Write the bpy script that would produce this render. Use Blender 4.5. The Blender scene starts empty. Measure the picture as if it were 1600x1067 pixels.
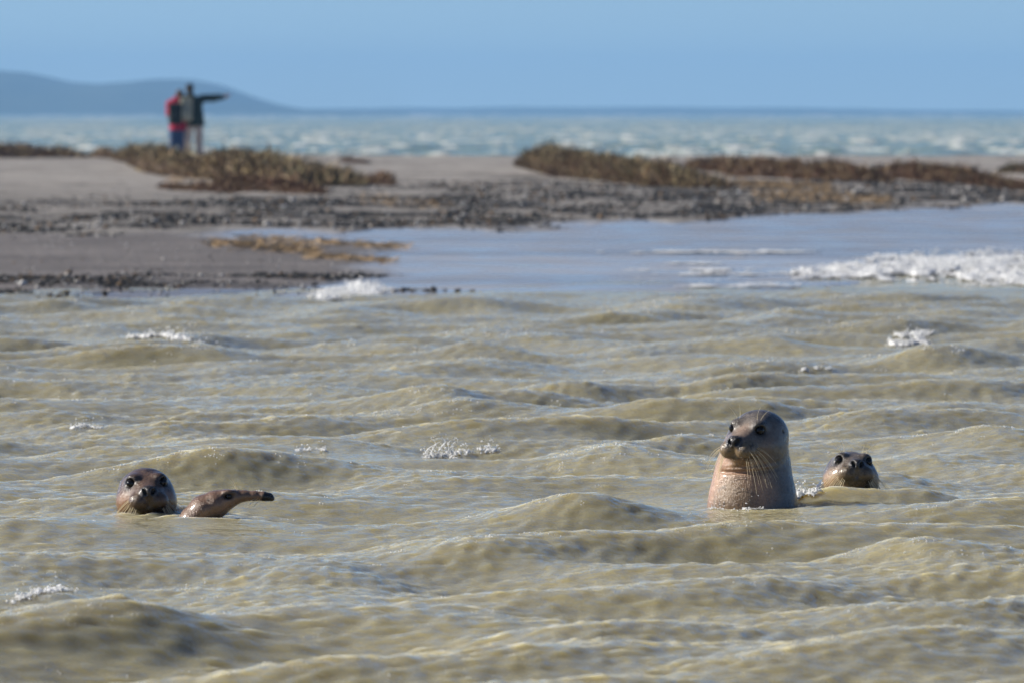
import bpy, bmesh, math
import numpy as np
from mathutils import Vector, Matrix, Euler

R = math.radians
scene = bpy.context.scene
C = scene.collection
rng = np.random.default_rng(11)

# ------------------------------------------------------------------ camera
CAM_H, FPX, HOR = 1.38, 11111.0, 177.0           # eye height (m), focal length in px of a 1600 px frame, horizon row
PITCH = math.atan((533.5 - HOR) / FPX)
cam_d = bpy.data.cameras.new('camera')
cam = bpy.data.objects.new('camera', cam_d)
C.objects.link(cam)
scene.camera = cam
cam_d.sensor_width = 36.0
cam_d.lens = FPX * 36.0 / 1600.0                 # about 250 mm
cam_d.clip_start, cam_d.clip_end = 0.5, 30000.0
cam.location = (0, 0, CAM_H)
cam.rotation_euler = (math.pi / 2 - PITCH, 0, 0)
cam_d.dof.use_dof = True
cam_d.dof.focus_distance = 25.2
cam_d.dof.aperture_fstop = 8.2

# ------------------------------------------------------------------ sky, sun, exposure
SUN_EL, SUN_ROT = R(28), R(-79)                  # from the left, a touch beyond the seals
world = bpy.data.worlds.new('World')
scene.world = world
world.use_nodes = True
wn = world.node_tree.nodes
sky = wn.new('ShaderNodeTexSky')
sky.sky_type = 'NISHITA'
sky.sun_disc = False
sky.sun_elevation, sky.sun_rotation = SUN_EL, SUN_ROT
sky.air_density, sky.dust_density, sky.ozone_density = 0.48, 0.0, 4.4
world.node_tree.links.new(sky.outputs[0], wn['Background'].inputs[0])
wn['Background'].inputs[1].default_value = 0.072

sun_dir = Vector((math.sin(SUN_ROT) * math.cos(SUN_EL), math.cos(SUN_ROT) * math.cos(SUN_EL), math.sin(SUN_EL)))
sun_d = bpy.data.lights.new('sun', 'SUN')
sun_d.energy = 5.0
sun_d.angle = R(0.53)
sun_d.color = (1.0, 0.94, 0.85)
sun = bpy.data.objects.new('sun', sun_d)
C.objects.link(sun)
sun.rotation_euler = sun_dir.to_track_quat('Z', 'Y').to_euler()

scene.view_settings.view_transform = 'Standard'
scene.view_settings.look = 'None'
scene.view_settings.gamma = 1.0
scene.view_settings.exposure = 0.5
scene.view_settings.use_curve_mapping = False
scene.render.engine = 'CYCLES'
scene.cycles.max_bounces = 6
scene.cycles.volume_bounces = 1
scene.cycles.transparent_max_bounces = 8
scene.cycles.use_denoising = True

# ------------------------------------------------------------------ helpers
cp, sp = math.cos(PITCH), math.sin(PITCH)

def at(px, py, z=0.0):
    """the point of the plane at height z that a place of the 1600x1067 photograph shows"""
    a, b = (px - 800.0) / FPX, (533.5 - py) / FPX
    d = np.array([a, cp + sp * b, -sp + cp * b])
    t = (z - CAM_H) / d[2]
    return Vector((d[0] * t, d[1] * t, z))

def at_y(px, py, Y):
    a, b = (px - 800.0) / FPX, (533.5 - py) / FPX
    d = np.array([a, cp + sp * b, -sp + cp * b])
    t = Y / d[1]
    return Vector((d[0] * t, Y, CAM_H + d[2] * t))

def to_px(x, y, z):
    zz = z - CAM_H
    f = y * cp - zz * sp
    u = y * sp + zz * cp
    return 800.0 + FPX * x / f, 533.5 - FPX * u / f

def _hash(ix, iy, seed):
    h = (ix.astype(np.int64) * 374761393 + iy.astype(np.int64) * 668265263 + seed * 974634721) & 0x7fffffff
    h = ((h ^ (h >> 13)) * 1274126177) & 0x7fffffff
    h = (h ^ (h >> 16)) & 0xffff
    return h / 65535.0

def vnoise(x, y, seed=0):
    ix, iy = np.floor(x), np.floor(y)
    fx, fy = x - ix, y - iy
    fx = fx * fx * (3 - 2 * fx); fy = fy * fy * (3 - 2 * fy)
    a = _hash(ix, iy, seed); b = _hash(ix + 1, iy, seed)
    c = _hash(ix, iy + 1, seed); d = _hash(ix + 1, iy + 1, seed)
    return (a + (b - a) * fx) * (1 - fy) + (c + (d - c) * fx) * fy

def fbm(x, y, seed=0, oct=4):
    s, a, t = 0, 1.0, 0
    for k in range(oct):
        s = s + a * vnoise(x * 2 ** k + 17.3 * k, y * 2 ** k - 9.1 * k, seed + k)
        t += a; a *= 0.5
    return s / t

def smooth(a, b, x):
    t = np.clip((x - a) / (b - a), 0, 1)
    return t * t * (3 - 2 * t)

def mesh_from(name, co, faces, uniform=True):
    """co (n,3), faces (m,k) arrays -> mesh, quickly"""
    me = bpy.data.meshes.new(name)
    co = np.ascontiguousarray(co, np.float32)
    faces = np.ascontiguousarray(faces, np.int32)
    m, k = faces.shape
    me.vertices.add(len(co)); me.vertices.foreach_set('co', co.ravel())
    me.loops.add(m * k); me.loops.foreach_set('vertex_index', faces.ravel())
    me.polygons.add(m)
    me.polygons.foreach_set('loop_start', np.arange(0, m * k, k, dtype=np.int32))
    me.update(calc_edges=True)
    return me

def smooth_shade(me, on=True):
    me.polygons.foreach_set('use_smooth', np.full(len(me.polygons), on, bool))

def add_attr(me, name, data, domain='POINT'):
    data = np.asarray(data, np.float32)
    if data.ndim == 2:
        a = me.attributes.new(name, 'FLOAT_COLOR', domain)
        full = np.ones((len(data), 4), np.float32); full[:, :3] = data[:, :3]
        a.data.foreach_set('color', full.ravel())
    else:
        a = me.attributes.new(name, 'FLOAT', domain)
        a.data.foreach_set('value', data.ravel())

def link(name, me, mat=None, parent=None, loc=None):
    o = bpy.data.objects.new(name, me)
    C.objects.link(o)
    if mat is not None and me is not None and len(me.materials) == 0:
        me.materials.append(mat)
    if parent is not None:
        o.parent = parent
    if loc is not None:
        o.location = loc
    return o

def tag(o, label=None, cat=None, group=None, kind=None):
    if label: o['label'] = label
    if cat: o['category'] = cat
    if group: o['group'] = group
    if kind: o['kind'] = kind
    return o

def empty(name, loc):
    o = bpy.data.objects.new(name, None)
    C.objects.link(o)
    o.location = loc
    return o

def grid_faces(nr, nc):
    i = np.arange((nr - 1) * (nc - 1))
    r, c = i // (nc - 1), i % (nc - 1)
    a = r * nc + c
    return np.stack([a, a + 1, a + nc + 1, a + nc], 1)

# -- node helpers
class Mat:
    def __init__(self, name):
        self.m = bpy.data.materials.new(name)
        self.m.use_nodes = True
        self.t = self.m.node_tree
        self.n = self.t.nodes
        self.p = self.n['Principled BSDF']
        self.out = self.n['Material Output']
    def new(self, kind, **kw):
        nd = self.n.new('ShaderNode' + kind)
        for k, v in kw.items():
            setattr(nd, k, v)
        return nd
    def link(self, a, b):
        self.t.links.new(a, b)
    def set(self, **kw):
        for k, v in kw.items():
            i = self.p.inputs[k.replace('_', ' ')]
            i.default_value = (*v, 1) if isinstance(v, tuple) and len(v) == 3 and i.type == 'RGBA' else v
        return self
    def attr(self, name):
        return self.new('Attribute', attribute_name=name)
    def noise(self, scale, detail=3.0, rough=0.55, vec=None, stretch=None):
        nd = self.new('TexNoise')
        nd.inputs['Scale'].default_value = scale
        nd.inputs['Detail'].default_value = detail
        nd.inputs['Roughness'].default_value = rough
        tc = self.new('TexCoord')
        src = tc.outputs['Object']
        if stretch:
            mp = self.new('Mapping'); mp.inputs['Scale'].default_value = stretch
            self.link(src, mp.inputs[0]); src = mp.outputs[0]
        self.link(src, nd.inputs['Vector'])
        return nd
    def ramp(self, src, stops):
        r = self.new('ValToRGB')
        e = r.color_ramp.elements
        while len(e) < len(stops): e.new(0.5)
        for k, (p, c) in enumerate(stops):
            e[k].position = p
            e[k].color = (*c, 1) if isinstance(c, tuple) else (c, c, c, 1)
        self.link(src, r.inputs[0])
        return r
    def mix(self, fac, a, b, blend='MIX'):
        m = self.new('Mix', data_type='RGBA', blend_type=blend)
        for s, i in ((fac, 0), (a, 6), (b, 7)):
            if hasattr(s, 'is_output'): self.link(s, m.inputs[i])
            else: m.inputs[i].default_value = s if i == 0 else (*s, 1)
        return m.outputs[2]
    def math(self, op, a, b=None):
        m = self.new('Math', operation=op)
        for s, i in ((a, 0), (b, 1)):
            if s is None: continue
            if hasattr(s, 'is_output'): self.link(s, m.inputs[i])
            else: m.inputs[i].default_value = s
        return m.outputs[0]
    def bump(self, height, strength=1.0, dist=0.01, prev=None):
        b = self.new('Bump')
        b.inputs['Strength'].default_value = strength
        b.inputs['Distance'].default_value = dist
        self.link(height, b.inputs['Height'])
        if prev is not None: self.link(prev, b.inputs['Normal'])
        return b.outputs[0]

# ------------------------------------------------------------------ channel water (the turbid foreground)
# seals: (x, y) on the water; used to calm the waves round them
S_TALL = at(1178, 793); S_SMALL = at(1331, 768); S_LEFT = at(229, 799); S_PROF = at(345, 806)
CALM = [(S_TALL.x, S_TALL.y, 0.40, 1.1), (S_SMALL.x, S_SMALL.y, 0.30, 0.7),
        (S_LEFT.x, S_LEFT.y, 0.30, 1.1), (S_PROF.x, S_PROF.y, 0.35, 1.1)]

FOAM_AT = [at(265, 532), at(1442, 545), at(690, 718), at(70, 935), at(1235, 782)]
CALM += [(p.x - 0.25, p.y, 0.55, 0.45) for p in FOAM_AT]

def make_waves(seed, n, lmin, lmax, peak, rms, main, spread, power=1.6):
    g = np.random.default_rng(seed)
    lam = np.exp(g.uniform(np.log(lmin), np.log(lmax), n))
    k = 2 * np.pi / lam
    th = main + spread * g.standard_normal(n) * np.where(lam < peak * 0.45, 1.35, 1.0)
    amp = np.where(lam < peak, (lam / peak) ** power, (peak / lam) ** 2.2) * g.uniform(0.6, 1.4, n)
    amp *= rms / math.sqrt((amp ** 2).sum() / 2)
    return lam, k, th, amp, g.uniform(0, 2 * np.pi, n)

CH_WAVES = make_waves(5, 100, 0.16, 2.6, 1.35, 0.0235, R(-22), R(44), 2.15)

CH_WAVES = tuple(np.concatenate(p) for p in zip(CH_WAVES, make_waves(6, 70, 0.05, 0.26, 0.13, 0.0023, R(-30), R(50), 0.9)))

def crest(px, py, h, sl, sr, sy, rot=0.0):
    p = at(px, py)
    return (p.x, p.y, h, sl, sr, sy, rot)
# single larger waves that can be picked out: photo place of the crest, height, run-up to the left, lee to the right, depth
CRESTS = [crest(700, 640, .11, .42, .40, .55, .2), crest(1180, 650, .09, .55, .20, .5, .1), crest(1440, 570, .12, .35, .50, .6, .2),
          crest(1190, 545, .10, .50, .22, .6, .3), crest(560, 480, .08, .6, .5, .5), crest(1420, 880, .10, .20, .30, .35, .3),
          crest(200, 985, .085, .34, .24, .42, .3), crest(1010, 650, .07, .4, .25, .4), crest(420, 740, .07, .35, .3, .3),
          crest(930, 815, .06, .35, .3, .35), crest(60, 660, .10, .5, .3, .4), crest(1560, 700, .08, .4, .3, .5),
          crest(1080, 480, .07, .8, .7, .6), crest(1330, 470, .07, .8, .7, .6), crest(150, 890, .05, .25, .3, .3),
          crest(1300, 787, .066, .16, .22, .10, 0.0), crest(1460, 785, .05, .2, .25, .2, 0),
          crest(330, 565, .07, .5, .4, .5), crest(860, 535, .06, .5, .4, .5), crest(1590, 800, .07, .3, .3, .4),
          crest(725, 722, .045, .30, .25, .16), crest(275, 540, .055, .32, .25, .3), crest(85, 938, .04, .2, .2, .2), crest(300, 815, .022, .22, .34, .12)]

def channel(x, y, fade=None):
    """displacement of the channel water at rest position x, y"""
    lam, k, th, amp, ph = CH_WAVES
    wx = x + 0.22 * np.sin(0.9 * y + 0.4 * x) + 0.10 * np.sin(2.3 * x - 1.1 * y)
    wy = y + 0.25 * np.sin(0.8 * x - 0.5 * y)
    dx = np.zeros_like(x); dy = np.zeros_like(x); dz = np.zeros_like(x)
    gust = 0.72 + 0.62 * fbm(x * 0.5 + 3, y * 0.22, 41, 3)
    for l_, k_, t_, a_, p_ in zip(lam, k, th, amp, ph):
        c_, s_ = math.cos(t_), math.sin(t_)
        a = k_ * (wx * c_ + wy * s_) + p_
        sn = np.sin(a); cs = np.cos(a)
        w = a_ if l_ > 0.5 else a_ * gust
        dz += w * sn
        q = 0.6 if l_ > 0.4 else 0.5
        dx += q * w * c_ * cs; dy += q * w * s_ * cs
    f = np.ones_like(x)
    for cx, cy, r, fr in CALM:                      # sheltered by the animals, and the line of sight to them
        v = y - cy
        ry = np.where(v < 0, fr, r * 1.2)
        f *= 1 - 0.80 * np.exp(-((x - cx) / r) ** 2 - (v / ry) ** 2)
    f *= 1 - 0.8 * smooth(50.0, 57.0, y)
    dz *= f; dx *= f; dy *= f
    for i_, (cx, cy, r_, fr) in enumerate(CALM[:4]):
        dd = np.sqrt((x - cx) ** 2 + (y - cy) ** 2)
        dz += 0.0040 * np.sin(dd * 66 + i_ + 2.2 * np.sin(np.arctan2(y - cy, x - cx) * 2 + i_)) * np.exp(-((dd - 0.22) / 0.17) ** 2)
    for cx, cy, h, sl, sr, sy, rot in CRESTS:
        h = h * 0.78
        u = (x - cx) * math.cos(rot) + (y - cy) * math.sin(rot)
        v = -(x - cx) * math.sin(rot) + (y - cy) * math.cos(rot)
        m = (np.abs(u) < 3 * max(sl, sr)) & (np.abs(v) < 3 * sy)
        if not m.any(): continue
        uu = u[m]; s = np.where(uu < 0, sl, sr)
        dz[m] += h * np.exp(-np.abs(uu / s) ** 1.7 - (v[m] / sy) ** 2)
    return dx, dy, dz

def water_z(x, y):
    """height of the channel water at a world place"""
    x = np.atleast_1d(np.asarray(x, float)); y = np.atleast_1d(np.asarray(y, float))
    x0, y0 = x.copy(), y.copy()
    for _ in range(4):
        dx, dy, dz = channel(x0, y0)
        x0 = x - dx; y0 = y - dy
    return channel(x0, y0)[2]

def build_channel():
    rows = [np.arange(-24, 13, 0.6)]
    y = 13.0
    ys = []
    while y < 74:
        ys.append(y); y *= 1.00125
    rows = np.concatenate(rows + [np.array(ys)])
    core = np.arange(-0.088, 0.0881, 0.00050)
    step, e, out = 0.0006, 0.088, []
    while e < 1.2:
        e += step; out.append(e); step *= 1.11
    out = np.array(out)
    ang = np.concatenate([-out[::-1], core, out])
    Y, A = np.meshgrid(rows, ang, indexing='ij')
    X = A * np.maximum(Y, 13.0) * np.where(Y < 13, 1.0, 1.0)
    x, y = X.ravel(), Y.ravel()
    dx, dy, dz = channel(x, y)
    far = smooth(0.10, 0.35, np.abs(A.ravel())) 
    near = 1 - smooth(10, 13.5, y)
    k = (1 - 0.6 * far) * (1 - near)
    co = np.stack([x + dx * k, y + dy * k, dz * k], 1)
    me = mesh_from('channel_water', co, grid_faces(len(rows), len(ang)))
    smooth_shade(me)
    return me

def mat_channel():
    M = Mat('turbid_water')
    # the silt cloud under the surface scatters light softly; the skin of the water above it is a clear gloss
    M.set(Roughness=0.6, IOR=1.333)
    M.p.inputs['Specular IOR Level'].default_value = 0.0
    n = M.noise(0.55, 3, 0.5)
    col = M.ramp(n.outputs[0], [(0.3, (0.222, 0.192, 0.100)), (0.7, (0.268, 0.234, 0.128))])
    M.link(col.outputs[0], M.p.inputs['Base Color'])
    M.p.inputs['Subsurface Weight'].default_value = 1.0
    M.p.inputs['Subsurface Radius'].default_value = (1.0, 0.85, 0.5)
    M.p.inputs['Subsurface Scale'].default_value = 0.42
    M.p.inputs['Coat Weight'].default_value = 0.9
    M.p.inputs['Coat IOR'].default_value = 1.333
    M.p.inputs['Coat Roughness'].default_value = 0.045
    # wind ripples: short and fine, with gusty patches
    g = M.noise(0.9, 3, 0.6)
    gust = M.ramp(g.outputs[0], [(0.35, 0.45), (0.65, 1.0)])
    a = M.noise(9, 3.0, 0.6, stretch=(1.0, 0.55, 1.0))
    b = M.noise(34, 3.0, 0.55, stretch=(1.0, 0.7, 1.0))
    h = M.math('ADD', M.math('MULTIPLY', a.outputs[0], 1.0), M.math('MULTIPLY', b.outputs[0], 0.48))
    h = M.math('MULTIPLY', h, gust.outputs[0])
    nb = M.bump(h, 1.0, 0.052)
    M.link(nb, M.p.inputs['Coat Normal'])
    return M.m

MAT_WATER = mat_channel()
water = tag(link('channel_water', build_channel(), MAT_WATER), kind='structure')
water['label'] = 'choppy olive brown tidal water filling the foreground'

# ------------------------------------------------------------------ the sand bank
def poly(px, pts):
    p = np.array(pts, float)
    return np.interp(px, p[:, 0], p[:, 1])

PEB_TOP = [(-900, 318), (0, 316), (250, 312), (480, 302), (640, 284), (900, 276), (1100, 288), (1200, 279), (1400, 284), (1600, 290), (2600, 296)]
PEB_LOW = [(-900, 372), (0, 368), (250, 364), (400, 357), (660, 362), (900, 352), (1050, 350), (1200, 336), (1390, 326), (1600, 319), (2600, 312)]

def shore_y(x, y):
    """distance of the water's edge"""
    a = x / np.maximum(y, 1.0)
    px = 800 + FPX * a
    row = poly(px, [(-900, 468), (0, 466), (500, 463), (800, 458), (1220, 456), (1330, 444), (1450, 428), (1600, 412), (2600, 380)])
    return CAM_H * FPX / (row - HOR)

def ground_z(x, y):
    px = 800 + FPX * x / np.maximum(y, 1.0)
    d = y - shore_y(x, y)
    z = -0.16 + 0.17 * smooth(-3.0, 0.6, d) + 0.0011 * np.clip(d, 0, 45)
    z = z + 0.13 * smooth(78, 118, y) + 0.07 * smooth(120, 170, y)
    left = 1 - smooth(380, 640, px)
    z = z + left * (0.035 * np.exp(-((y - 57.5) / 1.6) ** 2) + 0.030 * smooth(60, 70, y))
    big = fbm(x * 0.35, y * 0.12, 3, 3) - 0.5
    z = z + big * 0.06 * smooth(62, 90, y) + big * 0.02
    z = z + (fbm(x * 1.6, y * 0.8, 8, 4) - 0.5) * (0.004 + 0.006 * (1 - smooth(400, 640, px)) + 0.03 * smooth(80, 95, y))
    z = z - 1.3 * smooth(186, 206, y + 7 * (fbm(x * 0.12, y * 0, 5, 2) - 0.5))
    return z

def zones(px, row, x, y):
    """what lies on the bank: amounts 0..1 of wet film, pebbles, damp sand, straw"""
    w = (fbm(x * 0.9, y * 0.16, 21, 4) - 0.5)
    w2 = (fbm(x * 2.6, y * 0.6, 22, 4) - 0.5)
    r = row + 26 * w + 10 * w2
    top, low = poly(px, PEB_TOP), poly(px, PEB_LOW)
    peb = smooth(top - 8, top + 10, r) * (1 - smooth(low - 5, low + 4, r))
    streak = fbm(x * 0.55 + 5, y * 0.45, 31, 4)
    peb = peb * smooth(0.36, 0.56, streak + 0.16 * smooth(640, 760, px))
    below = smooth(low - 4, low + 3, r)
    edge = poly(row, [(350, 300), (372, 330), (380, 580), (400, 590), (430, 610), (445, 480), (460, 420), (500, 380)]) + 160 * w + 60 * w2
    damp = below * (1 - smooth(edge - 70, edge + 40, px))
    ridge = damp * smooth(424, 436, r) * smooth(0.44, 0.56, fbm(x * 0.7, y * 0.9, 33, 4) + 0.02)
    pool = damp * smooth(438, 446, row) * smooth(0.40, 0.48, fbm(x * 0.45, y * 0.8, 37, 3))
    wet = below * (1 - damp) + pool
    rim = smooth(450, 455, row) * (1 - smooth(462, 466, row)) * (px < 780) * smooth(0.45, 0.6, fbm(x * 1.5, y * 1.5, 39, 3))
    ridge = np.maximum(ridge * (1 - 0.9 * pool), rim)
    return np.clip(wet, 0, 1), np.clip(np.maximum(peb, ridge), 0, 1), np.clip(damp, 0, 1), ridge

def build_ground():
    ys, y = [], 46.0
    while y < 215:
        ys.append(y); y *= 1.0030
    ys = np.array(ys)
    core = np.arange(-0.09, 0.0901, 0.00055)
    step, e, out = 0.0008, 0.09, []
    while e < 0.9:
        e += step; out.append(e); step *= 1.13
    out = np.array(out)
    ang = np.concatenate([-out[::-1], core, out])
    Y, A = np.meshgrid(ys, ang, indexing='ij')
    x, y = (A * Y).ravel(), Y.ravel()
    z = ground_z(x, y)
    px, row = to_px(x, y, z)
    wet, peb, damp, ridge = zones(px, row, x, y)
    dry = np.array([0.37, 0.347, 0.322]); dmp = np.array([0.215, 0.195, 0.182])
    wtc = np.array([0.35, 0.345, 0.345]); pbc = np.array([0.045, 0.044, 0.044])
    n = fbm(x * 1.2, y * 0.5, 51, 4)[:, None]
    col = dry * (0.78 + 0.44 * n)
    up = smooth(280, 318, row)[:, None]
    col = col * (1 - 0.25 * up)
    wr = smooth(0.54, 0.64, fbm(x * 0.4, y * 0.9, 91, 4)) * smooth(0.45, 0.6, fbm(x * 3, y * 3, 93, 3)) * (1 - damp) * (1 - wet)
    col = col * (1 - 0.55 * wr)[:, None]
    col = col + (pbc * (0.7 + 0.6 * n) - col) * (peb * smooth(0.42, 0.62, fbm(x * 1.1, y * 0.55, 83, 4)))[:, None] * 0.95
    col = col + (dmp * (0.60 + 0.45 * n + 0.5 * (fbm(x * 0.8, y * 1.2, 97, 4)[:, None] - 0.2)) - col) * (damp * (1 - 0.6 * ridge))[:, None]
    st = fbm(x * 0.32, y * 0.95, 95, 4)[:, None]
    col = col + (wtc * (0.45 + 1.1 * st) - col) * (wet * (1 - damp))[:, None]
    z = z - 0.006 * wet
    me = mesh_from('sand', np.stack([x, y, z], 1), grid_faces(len(ys), len(ang)))
    smooth_shade(me)
    add_attr(me, 'col', col); add_attr(me, 'wet', wet); add_attr(me, 'damp', damp)
    return me

def mat_sand():
    M = Mat('sand')
    c = M.attr('col'); w = M.attr('wet'); d = M.attr('damp')
    g = M.noise(60, 4, 0.7)
    gr = M.ramp(g.outputs[0], [(0.3, (0.72, 0.72, 0.72)), (0.7, (1.22, 1.2, 1.18))])
    M.link(M.mix(1.0, c.outputs['Color'], gr.outputs[0], 'MULTIPLY'), M.p.inputs['Base Color'])
    rp = M.noise(2.2, 4, 0.6, stretch=(0.5, 0.35, 1))
    # wet film: nearly a mirror; damp sand: dull gloss; dry: matt
    wf = M.math('MULTIPLY', w.outputs['Fac'], M.ramp(rp.outputs[0], [(0.32, 0.72), (0.60, 1.0)]).outputs[0])
    ro = M.math('SUBTRACT', 0.92, M.math('ADD', M.math('MULTIPLY', wf, 0.765), M.math('MULTIPLY', M.math('MULTIPLY', d.outputs['Fac'], 0.36), M.math('SUBTRACT', 1.0, w.outputs['Fac']))))
    M.link(ro, M.p.inputs['Roughness'])
    sl = M.math('ADD', 0.12, M.math('MULTIPLY', wf, 0.38))
    M.link(sl, M.p.inputs['Specular IOR Level'])
    M.p.inputs['IOR'].default_value = 1.35
    b1 = M.noise(7, 5, 0.65)
    dryf = M.math('SUBTRACT', 1.0, M.math('MULTIPLY', w.outputs['Fac'], 0.985))
    nb = M.bump(M.math('MULTIPLY', b1.outputs[0], dryf), 1.0, 0.08)
    nb = M.bump(M.math('MULTIPLY', g.outputs[0], dryf), 1.0, 0.006, nb)
    rip = M.noise(5, 3, 0.5, stretch=(0.5, 0.9, 1))
    nb = M.bump(M.math('MULTIPLY', rip.outputs[0], w.outputs['Fac']), 1.0, 0.0035, nb)
    M.link(nb, M.p.inputs['Normal'])
    return M.m

sand = tag(link('sand_bank', build_ground(), mat_sand()), 'low sand bank of dry, damp and wet sand between channel and sea', kind='structure')

# ------------------------------------------------------------------ the open sea behind the bank
SEA_WAVES = make_waves(9, 60, 1.6, 9, 3.5, 0.075, R(-35), R(32), 1.2)

def build_sea():
    ys, y = [], 176.0
    while y < 2600:
        ys.append(y); y *= 1.0032
    ys += [3000, 3600, 4400, 5400, 6400, 7400]
    ys = np.array(ys)
    core = np.arange(-0.09, 0.0901, 0.0007)
    step, e, out = 0.0009, 0.09, []
    while e < 0.42:
        e += step; out.append(e); step *= 1.12
    out = np.array(out)
    ang = np.concatenate([-out[::-1], core, out])
    Y, A = np.meshgrid(ys, ang, indexing='ij')
    x, y = (A * Y).ravel(), Y.ravel()
    cell = 0.0032 * y
    dz = np.zeros_like(x)
    for l_, k_, t_, a_, p_ in zip(*SEA_WAVES):
        f = smooth(2.2, 5.0, l_ / cell * 1.0)
        dz += a_ * f * np.sin(k_ * (x * math.cos(t_) + y * math.sin(t_)) + p_ + 0.8 * np.sin(0.05 * x + 0.031 * y))
    dz = dz + 0.35 * np.clip(dz, 0, None) ** 1.5
    cap = fbm(x * 1.3, y * 0.16, 61, 4)
    far = smooth(350, 1400, y)
    cap2 = fbm(x * 0.13, y * 0.02, 66, 3)
    foam = 0.9 * smooth(0.615, 0.70, cap + 0.10 * np.clip(dz, -0.3, 0.4)) * (1 - far) + far * 0.7 * smooth(0.58, 0.70, cap2)
    shoal = (1 - smooth(186, 200, y)) * smooth(0.42, 0.6, fbm(x * 0.3, y * 0.2, 63, 3))
    foam = np.clip(foam + 0.7 * shoal, 0, 1)
    dz = dz * (0.25 + 0.75 * smooth(190, 230, y)) + 0.06 * foam * (1 - far)
    me = mesh_from('sea', np.stack([x, y, dz], 1), grid_faces(len(ys), len(ang)))
    smooth_shade(me)
    add_attr(me, 'foam', foam)
    return me

def mat_sea():
    M = Mat('sea_water')
    f = M.attr('foam')
    n = M.noise(0.05, 4, 0.6, stretch=(1, 0.4, 1))
    base = M.ramp(n.outputs[0], [(0.3, (0.215, 0.285, 0.20)), (0.7, (0.30, 0.37, 0.26))])
    br = M.noise(1.6, 4, 0.7)
    ff = M.math('MULTIPLY', f.outputs['Fac'], M.ramp(br.outputs[0], [(0.35, 0.5), (0.6, 1.0)]).outputs[0])
    M.link(M.mix(ff, base.outputs[0], (0.80, 0.80, 0.78)), M.p.inputs['Base Color'])
    M.link(M.math('ADD', 0.12, M.math('MULTIPLY', ff, 0.7)), M.p.inputs['Roughness'])
    M.p.inputs['IOR'].default_value = 1.333
    M.p.inputs['Specular IOR Level'].default_value = 0.3
    h = M.noise(1.1, 4, 0.65)
    M.link(M.bump(h.outputs[0], 1.0, 0.35), M.p.inputs['Normal'])
    return M.m

sea = tag(link('open_sea', build_sea(), mat_sea()), 'wind whipped grey green sea with whitecaps behind the sand bank', kind='structure')

# ------------------------------------------------------------------ far hills and low coast
def build_ridge(prof, Y, depth, base_row, nx, seed, rough):
    px = np.linspace(prof[0][0], prof[-1][0], nx)
    top = poly(px, prof)
    xs = (px - 800) / FPX * Y
    hh = np.maximum(base_row - top, 0) / FPX * Y
    v = np.linspace(-1, 1, 17)
    V, X = np.meshgrid(v, xs, indexing='ij')
    H = np.tile(hh, (len(v), 1)) * np.clip(1 - np.abs(V) ** 1.6, 0, 1) ** 0.7
    H = H * (1 + rough * (fbm(X * 0.02 + seed, V * 2, seed, 4) - 0.5))
    co = np.stack([X.ravel() * (1 + 0 * V.ravel()), (Y + V * depth).ravel(), H.ravel() - 1.0 * (np.abs(V.ravel()) > 0.99)], 1)
    me = mesh_from('ridge', co, grid_faces(len(v), nx)); smooth_shade(me)
    return me

def mat_hill():
    M = Mat('woodland')
    n = M.noise(0.02, 5, 0.65)
    M.link(M.ramp(n.outputs[0], [(0.3, (0.035, 0.050, 0.028)), (0.7, (0.085, 0.095, 0.055))]).outputs[0], M.p.inputs['Base Color'])
    M.set(Roughness=0.95); M.p.inputs['Specular IOR Level'].default_value = 0.1
    return M.m
MAT_HILL = mat_hill()
HILL = [(-2600, 176), (-2000, 150), (-1400, 128), (-700, 120), (-300, 108), (-100, 112), (0, 113), (60, 116), (110, 126), (170, 131), (210, 128), (250, 124), (300, 127), (350, 137), (390, 152), (430, 164), (470, 171), (540, 175), (640, 180)]
hills = tag(link('hills', build_ridge(HILL, 5600, 700, 180, 260, 3, 0.26), MAT_HILL), 'low wooded hills fading blue in the haze', kind='structure')
COAST = [(380, 180), (470, 171), (700, 168.5), (1000, 168), (1290, 169.5), (1420, 172), (1600, 174), (2200, 173), (3200, 170), (4200, 178)]
coast = tag(link('low_coast', build_ridge(COAST, 6600, 400, 179.3, 200, 7, 0.25), MAT_HILL), 'thin dark strip of coast on the horizon', kind='structure')

# ------------------------------------------------------------------ haze
def build_haze():
    bm = bmesh.new()
    x0, x1, y0, y1, z0, z1 = -3400, 3400, -40, 7600, -2.6, 62
    vs = [bm.verts.new(p) for p in ((x0, y0, z0), (x1, y0, z0), (x1, y1, z0), (x0, y1, z0), (x0, y0, z1), (x1, y0, z1), (x1, y1, z1), (x0, y1, z1))]
    for f in ((3, 2, 1, 0), (4, 5, 6, 7), (0, 1, 5, 4), (1, 2, 6, 5), (2, 3, 7, 6), (3, 0, 4, 7)):
        bm.faces.new([vs[i] for i in f])
    me = bpy.data.meshes.new('haze'); bm.to_mesh(me); bm.free()
    M = Mat('haze_air')
    M.n.remove(M.p)
    v = M.new('VolumePrincipled')
    v.inputs['Color'].default_value = (0.27, 0.51, 0.86, 1)
    v.inputs['Density'].default_value = 2.0e-4
    M.link(v.outputs[0], M.out.inputs['Volume'])
    return me, M.m
hm, hmat = build_haze()
haze = tag(link('haze', hm, hmat), 'pale blue sea haze', kind='stuff')

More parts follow.
